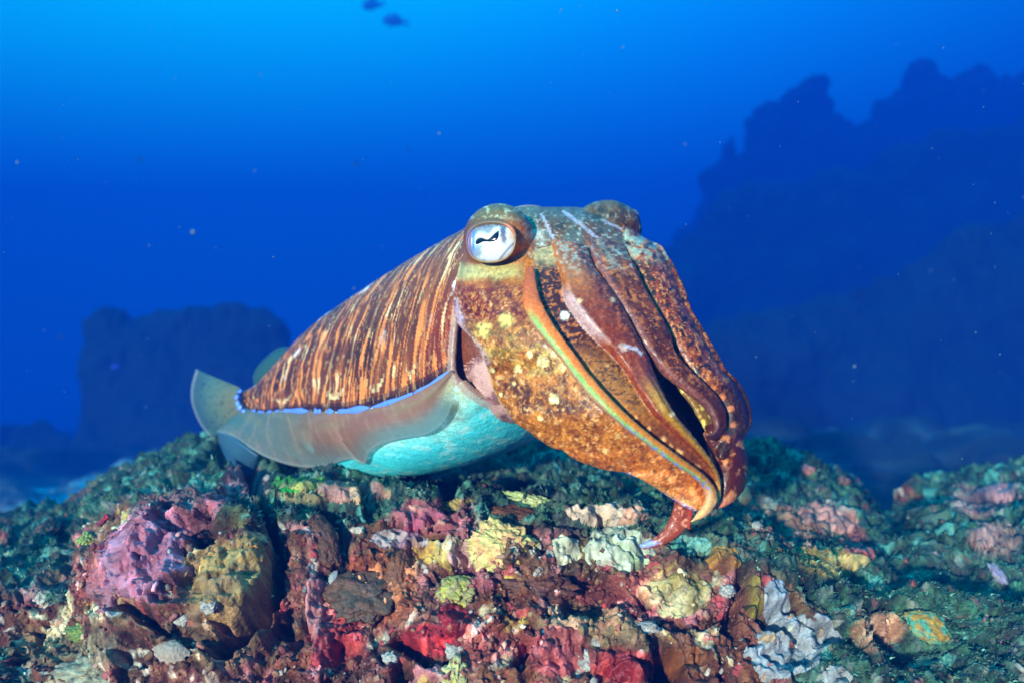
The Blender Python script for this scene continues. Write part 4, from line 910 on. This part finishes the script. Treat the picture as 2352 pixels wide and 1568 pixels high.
# far fin: rear lobe behind the tail and the flap over the back
tail_a = sect(np.array([.015, .02, .03, .045]) * (ns - 1), np.array([2.2, 1.3, .4, -.2]))
def tailc(u, v):
    c = lin(112, 140, 124) * np.ones(u.shape + (3,)); z = np.stack([u * 4, v * 4, 0 * u], -1)
    c = mix(c, lin(150, 134, 96), sstep(.5, .1, v) * .6); c = mix(c, lin(70, 120, 130), sstep(.4, .8, v) * .6)
    c = mix(c, lin(190, 186, 180), sstep(.9, .97, v) * .9); c = mix(c, lin(50, 130, 200), sstep(.985, 1, v) * .8)
    return mix(c, lin(30, 80, 90), sstep(.42, .5, fbm(z * 6, 2, 611)) * sstep(.5, .3, np.abs(v - .5)) * .6)
fin2 = ribbon('fin', np.concatenate([P(np.array([552, 546, 546]), np.array([891, 900, 915]), np.array([.985, .98, .975])), P(np.array([556, 570, 578]), np.array([935, 953, 960]), np.array([.972, .968, .965]))]),
       P(np.array([450, 440, 439, 445, 458, 478, 500, 520]), np.array([847, 885, 915, 940, 970, 997, 1015, 1020]), np.array([1.06, 1.055, 1.05, 1.045, 1.04, 1.035, 1.03, 1.02])), .006, tailc, n=90, m=50)
flap = ribbon('far_fin_flap', P(np.array([662, 640, 620, 602, 588]), np.array([812, 832, 850, 868, 884]), np.array([1.0, 1.01, 1.02, 1.03, 1.04])),
       P(np.array([668, 650, 634, 612, 592, 582, 583]), np.array([798, 798, 803, 820, 842, 862, 882]), np.array([1.03, 1.04, 1.05, 1.06, 1.07, 1.07, 1.06])), .004,
       lambda u, v: mix(lin(66, 110, 104) * np.ones(u.shape + (3,)), lin(130, 180, 170), sstep(.85, 1, v)), n=60, m=24, parent=fin2)
# blue dashes along the fin line
def dash(s0, s1, w, tail=False):
    n, m = 26, 9; s = np.linspace(s0, s1, n); u = np.linspace(0, 1, n)
    c = sect(s * (ns - 1), np.full(n, -.005)) if not tail else smooth_curve(P(np.array([556, 547, 545, 550, 560, 572]), np.array([893, 905, 918, 932, 944, 955]), np.array([.978, .974, .970, .966, .962, .958])), 200)[np.clip((s * 199).astype(int), 0, 199)]
    Tg = np.gradient(c, axis=0); Tg /= np.linalg.norm(Tg, axis=1, keepdims=True)
    out = np.array([-.35, -.93, 0.1]); W = np.cross(Tg, out); W /= np.linalg.norm(W, axis=1, keepdims=True)
    hw = w * np.sqrt(np.clip(1 - np.abs(2 * u - 1) ** 5, .02, 1)) * (1 + .25 * np.sin(u * 9 + s0 * 50))
    a = np.linspace(0, 2 * math.pi, m, endpoint=False)
    V = c[:, None] + W[:, None] * (np.cos(a)[None, :] * hw[:, None])[..., None] + out * (np.sin(a)[None, :] * hw[:, None] * .45 + .0012)[..., None]
    return obj('blue_dash', mesh_np('blue_dash', V, grid_quads(n, m, True)), M_BLUE, fin2 if tail else fin1)
for s0, s1, w in ((.985, .80, .0015), (.798, .60, .0022), (.592, .46, .0032), (.445, .415, .0026), (.395, .365, .0026), (.345, .24, .0026), (.225, .205, .0015), (.19, .165, .0018), (.15, .12, .0019), (.108, .09, .002)):
    dash(s0, s1, w)
for s0, s1, w in ((.02, .14, .0024), (.2, .34, .003), (.40, .70, .0032), (.72, .92, .0028)): dash(s0, s1, w, True)

# ---- eyes
def make_eye(cx, cy, depth, nrm, hw, hh, bulge, flip=1):
    n_ = Vector(nrm).normalized(); c = P(cx, cy, depth)
    zz = Vector((0, 0, 1)); xx = zz.cross(n_).normalized(); 
    if flip > 0 and xx.x < 0: xx = -xx
    yy = n_.cross(xx).normalized(); yy = yy if yy.z > 0 else -yy
    xx, yy, nn_ = np.array(xx), np.array(yy), np.array(n_)
    nr, na = 90, 160
    r = np.linspace(0, 1, nr)[:, None]; a = np.linspace(0, 2 * math.pi, na, endpoint=False)[None, :]
    fx = np.cos(a); fy = np.sin(a); k = (np.abs(fx) ** 2.3 + np.abs(fy) ** 2.3) ** (-1 / 2.3)
    X = r * fx * k; Y = r * fy * k * np.where(fy > 0, .86, 1.0)
    Z = np.sqrt(np.clip(1 - r ** 2 * .96, 0, 1))
    V = c + xx * (X * hw)[..., None] + yy * (Y * hh)[..., None] + nn_ * (Z * bulge - bulge * .2)[..., None]
    C = lin(236, 240, 244) * np.ones(V.shape)
    # X,Y in -1..1: silver iris, darker above the pupil, with dark reflections painted in
    tx = (np.array([560, 590, 640, 720, 800, 870, 940, 1000, 1080, 1160, 1240, 1280, 1305]) - 985) / 715.0
    ty = -(np.array([735, 700, 660, 640, 650, 680, 695, 680, 620, 540, 480, 458, 500]) - 697) / 517.0
    by = -(np.array([740, 768, 765, 745, 718, 720, 728, 730, 722, 708, 665, 610, 505]) - 697) / 517.0
    wav = lambda x: np.interp(x, tx, ty, left=-.12, right=.45)
    up = Y - wav(X)
    nzz = fbm(np.stack([X * 5, Y * 5, 0 * X], -1), 3, 701); n2 = fbm(np.stack([X * 14, Y * 14, 0 * X], -1), 3, 702)
    C = mix(C, lin(150, 156, 172), sstep(.14, .42, up + .10 * nzz)); C = mix(C, lin(92, 80, 92), sstep(.42, .80, Y + .15 * nzz - .15 * X))
    C = mix(C, lin(206, 196, 186), sstep(.05, .35, n2) * .35)
    C = mix(C, lin(226, 214, 200), sstep(.17, .05, np.abs(up - .10)) * sstep(-.68, -.5, X) * sstep(.55, .35, X) * .9)
    C = mix(C, lin(206, 150, 110), sstep(.05, .0, np.abs(up - .02)) * sstep(-.68, -.5, X) * sstep(.5, .4, X) * .8)
    C = mix(C, lin(132, 160, 176), sstep(-.15, -.5, X + .35 * nzz) * sstep(-.1, -.35, Y) * .9)
    C = mix(C, lin(40, 130, 200), sstep(.10, .02, np.abs(X + .68 + .05 * Y ** 2)) * .8 * sstep(.8, .3, np.abs(Y)))
    C = mix(C, lin(150, 112, 150), sstep(.12, .02, np.abs(X + .86 - .15 * Y ** 2))); C = mix(C, lin(150, 70, 100), sstep(-.90, -.99, X - .12 * Y ** 2))
    C = mix(C, lin(52, 62, 100), sstep(.17, .05, np.abs(X - .60 + .05 * Y) + .06 * n2) * sstep(-.35, -.05, Y) * sstep(.78, .6, Y) * .9)
    C = mix(C, lin(236, 196, 160), sstep(.74, .84, X) * sstep(-.2, .1, Y) * .8); C = mix(C, lin(70, 84, 116), sstep(.08, .0, np.abs(X * .8 - Y * .6 - .90)) * sstep(0, -.2, Y) * .7)
    C = C * .84
    e = obj('eye', mesh_np('eye', V, grid_quads(nr, na, True), C), M_EYE, CF)
    # W shaped pupil, a thin dark slit on the iris
    t = np.linspace(0, 1, 60); x0 = tx[0] + (tx[-1] - tx[0]) * t
    top = np.interp(x0, tx, ty); w = np.maximum((top - np.interp(x0, tx, by)) * 1.25 + .03, .015)
    m = 10; v = np.linspace(0, 1, m)
    Y2 = top[:, None] - w[:, None] * v[None, :]; X2 = x0[:, None] * np.ones((1, m))
    R2 = np.hypot(X2, Y2 / np.where(Y2 > 0, .86, 1)); Z2 = np.sqrt(np.clip(1 - R2 ** 2 * .96, 0, 1))
    lift = .0004 - .0016 * np.maximum((np.abs(2 * v - 1) ** 6)[None, :], (np.abs(2 * t - 1) ** 10)[:, None]) * .35
    V2 = c + xx * (X2 * hw)[..., None] + yy * (Y2 * hh)[..., None] + nn_ * (Z2 * bulge - bulge * .2 + lift)[..., None]
    pu = obj('pupil', mesh_np('pupil', V2, grid_quads(60, m)), M_PUPIL, e)
    # eyelid: a soft rolled rim of skin round the eye
    a1 = np.linspace(0, 2 * math.pi, 140, endpoint=False); f2x, f2y = np.cos(a1), np.sin(a1); k1 = (np.abs(f2x) ** 2.3 + np.abs(f2y) ** 2.3) ** (-1 / 2.3)
    ring = c + xx * (f2x * k1 * hw * 1.03)[:, None] + yy * (f2y * k1 * hh * np.where(f2y > 0, .86, 1.0) * 1.03)[:, None] + nn_ * (-.10 * bulge)
    rad = (.0008 + .0020 * np.clip(f2y, 0, 1))[:, None]
    b = np.linspace(0, 2 * math.pi, 14, endpoint=False)[None, :]
    outw = xx * f2x[:, None] + yy * f2y[:, None]
    RV = ring[:, None] + outw[:, None] * (np.cos(b) * rad)[..., None] + nn_ * (np.sin(b) * rad * 1.1)[..., None]
    RC = mix(lin(150, 120, 74) * np.ones((140, 14, 3)), lin(104, 84, 56), sstep(.2, .8, f2y)[:, None] * np.ones((1, 14))); RC = mix(RC, lin(196, 96, 50), (sstep(.4, .8, f2x) * sstep(.0, .5, f2y))[:, None] * np.ones((1, 14)) * .8)
    RC = mix(RC, lin(110, 90, 110), sstep(-.6, -.95, f2x)[:, None] * np.ones((1, 14)))
    idx = np.arange(140); Qr = grid_quads(140, 14, True); last = np.stack([np.stack([139 * 14 + np.arange(14), np.arange(14), (np.arange(14) + 1) % 14, 139 * 14 + (np.arange(14) + 1) % 14], -1)]).reshape(-1, 4)
    obj('eyelid', mesh_np('eyelid', RV, np.concatenate([Qr, last]), RC), M_SKIN, e)
    return e
make_eye(1127, 553, .6190, (-.30, -.95, .05), .0192, .0162, .0062)
make_eye(1452, 522, .757, (.93, .20, .10), .0190, .0160, .0075, -1)
# ================================================================== small growth on the rock
def scatter_mesh(name, kind_, n, seed):
    r = np.random.default_rng(seed)
    wgt = np.ones(vpx.shape); vis = (vpx > -60) & (vpx < 2420) & (vpy < 1600) & (TV[..., 1] < 1.22) & (TV[..., 1] > .58)
    return r, vis
def ico(sub):
    import bmesh
    bm = bmesh.new(); bmesh.ops.create_icosphere(bm, subdivisions=sub, radius=1); bm.verts.ensure_lookup_table()
    V = np.array([v.co[:] for v in bm.verts]); F = np.array([[v.index for v in f.verts] for f in bm.faces]); bm.free(); return V, F
r, vis = scatter_mesh('', '', 0, 5)
ii, jj = np.where(vis)
NB = 3600
w = 1.0 / TV[ii, jj, 1]; w *= np.where(gm[ii, jj] > .6, .3, 1.0) * (.35 + (fbm(TB[ii, jj] * 18, 2, 66) > 0.05))
pick = r.choice(len(ii), NB, False, w / w.sum())
IV, IF = ico(2)
VAR = [IV * (1 + .55 * fbm(IV * 1.6 + 7.7 * k, 2, k)[:, None] + .25 * vnoise(IV * 4 + k, k)[:, None]) for k in range(12)]
Vs, Fs, Cs, off = [], [], [], 0
NODC = [lin(*c) for c in [(176, 100, 106), (190, 150, 130), (140, 56, 52), (160, 136, 92), (206, 198, 184), (110, 64, 46), (140, 90, 58), (170, 76, 76), (90, 58, 48)]]
for k in pick:
    i, j = ii[k], jj[k]; s = min(.0008 + r.exponential(.0008), .0036)
    v = VAR[r.integers(12)]; R_ = np.linalg.qr(r.normal(size=(3, 3)))[0]
    v = (v * np.array([1.3, 1.0, .7])) @ R_ * s + TV[i, j] + TN[i, j] * s * .1
    c = NODC[r.integers(len(NODC))] * .5 + TC[i, j] * .5 if r.random() < .35 else TC[i, j] * r.uniform(.9, 1.5)
    Vs.append(v); Fs.append(IF + off); Cs.append(np.broadcast_to(c, v.shape)); off += len(v)
nod = obj('coralline_nodules', mesh_np('coralline_nodules', np.concatenate(Vs), np.concatenate(Fs), np.concatenate(Cs)), M_CRUST)
tag(nod, 'tiny pink, cream and brown nodules crusting all over the rock', 'coral', kind='stuff')
# green turf: swept blades on the flat top and the right slope
w = np.clip(gm[ii, jj] - .25, 0, 1) / TV[ii, jj, 1]; NT = 15000
pick = r.choice(len(ii), NT, False, w / w.sum())
base = TV[ii[pick], jj[pick]]; nrm = TN[ii[pick], jj[pick]] * .6 + np.array([0, 0, .4])
sweep = np.array([.75, -.25, -.25]) * np.clip((vpx[ii[pick], jj[pick]] - 1500) / 500, 0, 1)[:, None] + r.normal(0, .45, (NT, 3))
h = r.uniform(.0018, .0055, NT)[:, None]
d1_ = nrm * .8 + sweep * .5; d1_ /= np.linalg.norm(d1_, axis=1, keepdims=True); d2_ = nrm * .2 + sweep; d2_ /= np.linalg.norm(d2_, axis=1, keepdims=True)
p0 = base - nrm * .002; p1 = base + d1_ * h * .5; p2 = p1 + d2_ * h * .7
side = np.cross(d1_, r.normal(0, 1, (NT, 3))); side /= np.linalg.norm(side, axis=1, keepdims=True); side *= r.uniform(.0004, .0010, NT)[:, None]
V = np.stack([p0 - side, p0 + side, p1 - side * .8, p1 + side * .8, p2], 1)
o5 = np.arange(NT)[:, None] * 5
F = np.concatenate([o5 + [0, 1, 3], o5 + [0, 3, 2], o5 + [2, 3, 4]])
gc = .5 * GRN[r.integers(len(GRN), size=NT)] * r.uniform(.6, 1.5, (NT, 1)) + .5 * TC[ii[pick], jj[pick]]; sel = r.random(NT) < .06; gc[sel] = lin(120, 170, 150)
turf = obj('turf_algae', mesh_np('turf_algae', V, F, np.repeat(gc[:, None], 5, 1)), M_CRUST)
tag(turf, 'short blue green turf algae on the flat top and slope of the rock', 'algae', kind='stuff')

# ================================================================== sea bed and the reefs far behind
def sea_floor():
    n = 360
    x = np.linspace(-1, 1, n); y = np.linspace(0, 1, n)
    X, Y = np.meshgrid(x, y, indexing='ij'); Yw = 1.3 + 26 * Y ** 1.8; Xw = X * (2.2 + Yw * 1.5)
    Z = -.86 - .105 * np.clip(Yw - 5, 0, 99) + .27 * sstep(-.1, .35, Xw / Yw) + .10 * fbm(np.stack([Xw * .6, Yw * .6, 0 * Xw], -1), 4, 801)
    f1, f2, wi = worley(np.stack([Xw * 2.0, Yw * 1.4, 0 * Xw], -1), 805)
    rub = np.clip(.6 - f1 + .35 * fbm(np.stack([Xw * 5, Yw * 5, 0 * Xw], -1), 3, 808), 0, 1) * (wi > .3); Z += .20 * np.sqrt(rub) + .07 * fbm(np.stack([Xw * 4, Yw * 4, 0 * Xw], -1), 3, 806)
    c = mix(lin(66, 74, 74) * np.ones(Z.shape + (3,)), lin(40, 44, 42), sstep(.02, .12, rub))
    pass
    c = mix(c, lin(36, 42, 42), sstep(-.2, .3, fbm(np.stack([Xw * 1.1, Yw * .9, 0 * Xw], -1), 3, 807)))
    c = mix(c, lin(236, 234, 224), sstep(.02, .26, fbm(np.stack([Xw * 1.7, Yw * 1.2, 0 * Xw], -1), 4, 809)) * sstep(8, 3.5, Yw))
    c = mix(c, lin(30, 36, 38), sstep(.05, .2, rub) * .9)
    return mesh_np('sea_floor', np.stack([Xw, Yw, Z], -1), grid_quads(n, n)[:, ::-1], c)
tag(obj('sea_floor', sea_floor(), M_BACK), kind='structure')
def far_reef(name, prof, d0, thick, seed, col=(24, 30, 32), zb=-2.2, amp=.05):
    """a massif with the given skyline at distance d0, rounded over towards the back"""
    n, m = 260, 90
    px = np.linspace(prof[0][0], prof[-1][0], n); py = interp_pts(px, prof)
    f1 = fbm(np.stack([px / 30, 0 * px, 0 * px + seed], -1), 4, seed); jag = 15 * f1 + 5 * fbm(np.stack([px / 9, 0 * px, 0 * px + seed], -1), 3, seed + 9)
    top = P(px, py, d0); jz = jag / PXF * d0
    t = np.linspace(0, 1, m)[None, :]
    zt = top[:, 2][:, None]
    prof_y = np.where(t < .7, -.35 * (1 - t / .7) ** 1.3, (t - .7) / .3); prof_z = np.where(t < .7, np.sin(t / .7 * math.pi / 2) ** .9, np.cos((t - .7) / .3 * math.pi / 2))
    Z = zb + (zt - zb) * prof_z - jz[:, None] * prof_z ** 5; Y = d0 + thick * prof_y; X = top[:, 0][:, None] * np.ones_like(t)
    edge = np.sin(math.pi * np.clip(np.linspace(0, 1, n), 0, 1)) ** .25
    V = np.stack([X, Y * np.ones_like(X), Z], -1)
    sc_ = 1.5
    f1, f2, wi = worley(V * sc_, seed + 2); dsp = amp * (1.5 * np.clip(.8 - f1, 0, 1) + .8 * fbm(V * 2.0, 5, seed + 4, .6))
    N = grid_normals(V); N *= np.where(N[..., 1:2] > 0, -1, 1); V = V + N * dsp[..., None]
    c = lin(*col) * (.7 + .9 * np.clip(.8 - f1, 0, 1) + .4 * fbm(V * 5, 3, seed + 6))[..., None] * np.ones(V.shape)
    return tag(obj(name, mesh_np(name, V, grid_quads(n, m)[:, ::-1], c), M_BACK), kind='structure')
far_reef('distant_reef', [(150, 1180), (190, 1080), (215, 1000), (212, 900), (222, 790), (228, 752), (300, 735), (400, 738), (480, 742), (520, 735), (600, 742), (650, 770), (668, 830), (700, 900), (760, 1000), (900, 1100)], 7.0, 1.6, 901, amp=.16)
far_reef('distant_reef', [(-300, 985), (0, 985), (110, 975), (150, 1010), (190, 1060), (330, 1130), (500, 1180)], 7.5, 1.4, 921, amp=.18)
far_reef('distant_reef', [(1480, 900), (1560, 560), (1620, 470), (1690, 380), (1680, 310), (1740, 300), (1790, 225), (1850, 195), (1900, 225), (1950, 300), (2010, 300), (2060, 215), (2120, 180), (2250, 190), (2352, 175), (2700, 150), (3000, 180)], 17.0, 3.5, 941, amp=.45)
far_reef('distant_reef', [(1250, 800), (1400, 680), (1560, 560), (1650, 500), (1750, 440), (1950, 400), (2150, 330), (2352, 300), (2700, 260)], 11.5, 2.5, 961, amp=.34)
far_reef('distant_reef', [(1350, 900), (1500, 820), (1700, 730), (1900, 690), (2050, 640), (2200, 560), (2352, 500), (2700, 420)], 7.2, 1.8, 981, amp=.24)

# ================================================================== fish
def fish_mesh(L=1.0):
    n, m = 22, 14; t = np.linspace(0, 1, n); a = np.linspace(0, 2 * math.pi, m, endpoint=False)
    hgt = .26 * np.sin(math.pi * np.clip(t, 0, 1) ** .75) ** .8 * (1 - .35 * t) + .025; hgt[0] = .01; hgt[-1] = .03
    V = np.stack([np.broadcast_to((t - .45)[:, None], (n, m)), hgt[:, None] * .42 * np.cos(a), hgt[:, None] * np.sin(a)], -1)
    return V, grid_quads(n, m, True)
def plate(pts, th_=.012):
    p = np.array(pts, float); n = len(p); V = np.concatenate([np.c_[p[:, 0], np.full(n, th_), p[:, 1]], np.c_[p[:, 0], np.full(n, -th_), p[:, 1]]])
    T = [[0, k, k + 1] for k in range(1, n - 1)] + [[n, n + k + 1, n + k] for k in range(1, n - 1)]
    for k in range(n): k2 = (k + 1) % n; T += [[k, k + n, k2 + n], [k, k2 + n, k2]]
    return V, np.array(T)
M_FISH = mat('fish_dark', rough=.5, color=tuple(lin(30, 44, 60))); M_FISH_FADED = mat('fish_water_faded', rough=.5, color=tuple(lin(100, 160, 215))); M_FISHB = mat('fish_blue', rough=.45, color=tuple(lin(40, 60, 200)))  # the pair's pale blue puts the fading through water into the colour
fv, fq = fish_mesh(); fb = mesh_np('fish_body', fv, fq); ft = mesh_np('tail_fin', *plate([(.46, 0), (.52, .05), (.74, .20), (.66, 0), (.74, -.20), (.52, -.05)]), smooth=False)
fdn = mesh_np('dorsal_fin', *plate([(-.2, .19), (-.05, .33), (.25, .30), (.42, .16), (.36, .06)]), smooth=False)
def fish(px, py, d, Lpx, label, ang=0.0, m_=M_FISH, group=None, flip=1):
    L = Lpx / PXF * d; e = empty('fish', P(px, py, d)); e.scale = (L * flip, L, L); e.rotation_euler = (0, ang, 0.25)
    for nm, me in (('body', fb), ('tail_fin', ft), ('dorsal_fin', fdn)):
        o = bpy.data.objects.new(nm, me); COL.objects.link(o); o.parent = e
        if not me.materials: me.materials.append(m_)
        o.material_slots[0].link = 'OBJECT'; o.material_slots[0].material = m_
    return tag(e, label, 'fish', group)
fish(852, 12, 11.0, 46, 'faint blue fish high in the open water, the upper of the pair', -.15, M_FISH_FADED, group='pair of fish in the open water')
fish(902, 48, 10.5, 52, 'faint blue fish swimming just below the other one of the pair', .06, M_FISH_FADED, group='pair of fish in the open water')
G = 'tiny fish over the open water'
fish(818, 377, 4.0, 12, 'tiny dark fish hanging in open water in front of the eye level', 0, group=G)
fish(938, 345, 3.0, 7, 'speck sized dark fish nearest the pair of faint blue fish', .4, group=G)
fish(320, 366, 5.0, 12, 'faint tiny fish alone over the left reef block', .2, group=G)
G = 'small reef fish by the left reef block'
fish(263, 842, 3.6, 16, 'small violet blue fish in front of the left reef block', 0, M_FISHB, G)
fish(137, 735 + 40, 4.0, 12, 'small dark fish beside the left edge of the reef block', .3, M_FISH, G)
fish(712, 757, 2.0, 12, 'small black fish peeking over the striped back', -.3, M_FISH, G)
fish(1768, 1068, 3.0, 26, 'slim violet blue fish above the sandy gap', -1.0, M_FISHB)

# ================================================================== drifting particles
r = np.random.default_rng(99); NP = 520
pd = r.uniform(.35, 2.6, NP); pp = P(r.uniform(-200, 2550, NP), r.uniform(-100, 1150, NP), pd)
ps = r.uniform(.00025, .0007, NP) * np.where(r.random(NP) < .1, 1.7, 1)
OV = np.array([[1, 0, 0], [-1, 0, 0], [0, 1, 0], [0, -1, 0], [0, 0, 1], [0, 0, -1.]]); OF = np.array([[0, 2, 4], [2, 1, 4], [1, 3, 4], [3, 0, 4], [2, 0, 5], [1, 2, 5], [3, 1, 5], [0, 3, 5]])
V = pp[:, None] + OV[None] * ps[:, None, None] * r.uniform(.5, 1.6, (NP, 1, 3)); F = (np.arange(NP)[:, None, None] * 6 + OF[None]).reshape(-1, 3)
snow = obj('marine_snow', mesh_np('marine_snow', V, F, np.broadcast_to(lin(104, 130, 140), V.shape)), M_CRUST)
tag(snow, 'pale specks of plankton drifting in the water', 'plankton', kind='stuff')

# ================================================================== the water itself
def box(name, lo, hi):
    x = [(lo[0], hi[0])[(k >> 0) & 1] for k in range(8)]; y = [(lo[1], hi[1])[(k >> 1) & 1] for k in range(8)]; z = [(lo[2], hi[2])[(k >> 2) & 1] for k in range(8)]
    return mesh_np(name, np.stack([x, y, z], -1), np.array([[0, 2, 3, 1], [4, 5, 7, 6], [0, 1, 5, 4], [2, 6, 7, 3], [0, 4, 6, 2], [1, 3, 7, 5]]), smooth=False)
hz = obj('haze', box('haze', (-55, -0.6, -5.5), (55, 34, 6.5)))
m = bpy.data.materials.new('water_volume'); m.use_nodes = True; m.node_tree.nodes.clear()
o_ = m.node_tree.nodes.new('ShaderNodeOutputMaterial'); pv = m.node_tree.nodes.new('ShaderNodeVolumePrincipled')
pv.inputs['Color'].default_value = (0.002, 0.054, 0.31, 1); pv.inputs['Absorption Color'].default_value = (0.0, 0.22, 0.55, 1)
pv.inputs['Density'].default_value = 0.19; pv.inputs['Anisotropy'].default_value = 0.0
m.node_tree.links.new(pv.outputs[0], o_.inputs['Volume']); hz.data.materials.append(m)
tag(hz, 'clear blue sea water filling the whole scene', 'water', kind='stuff')
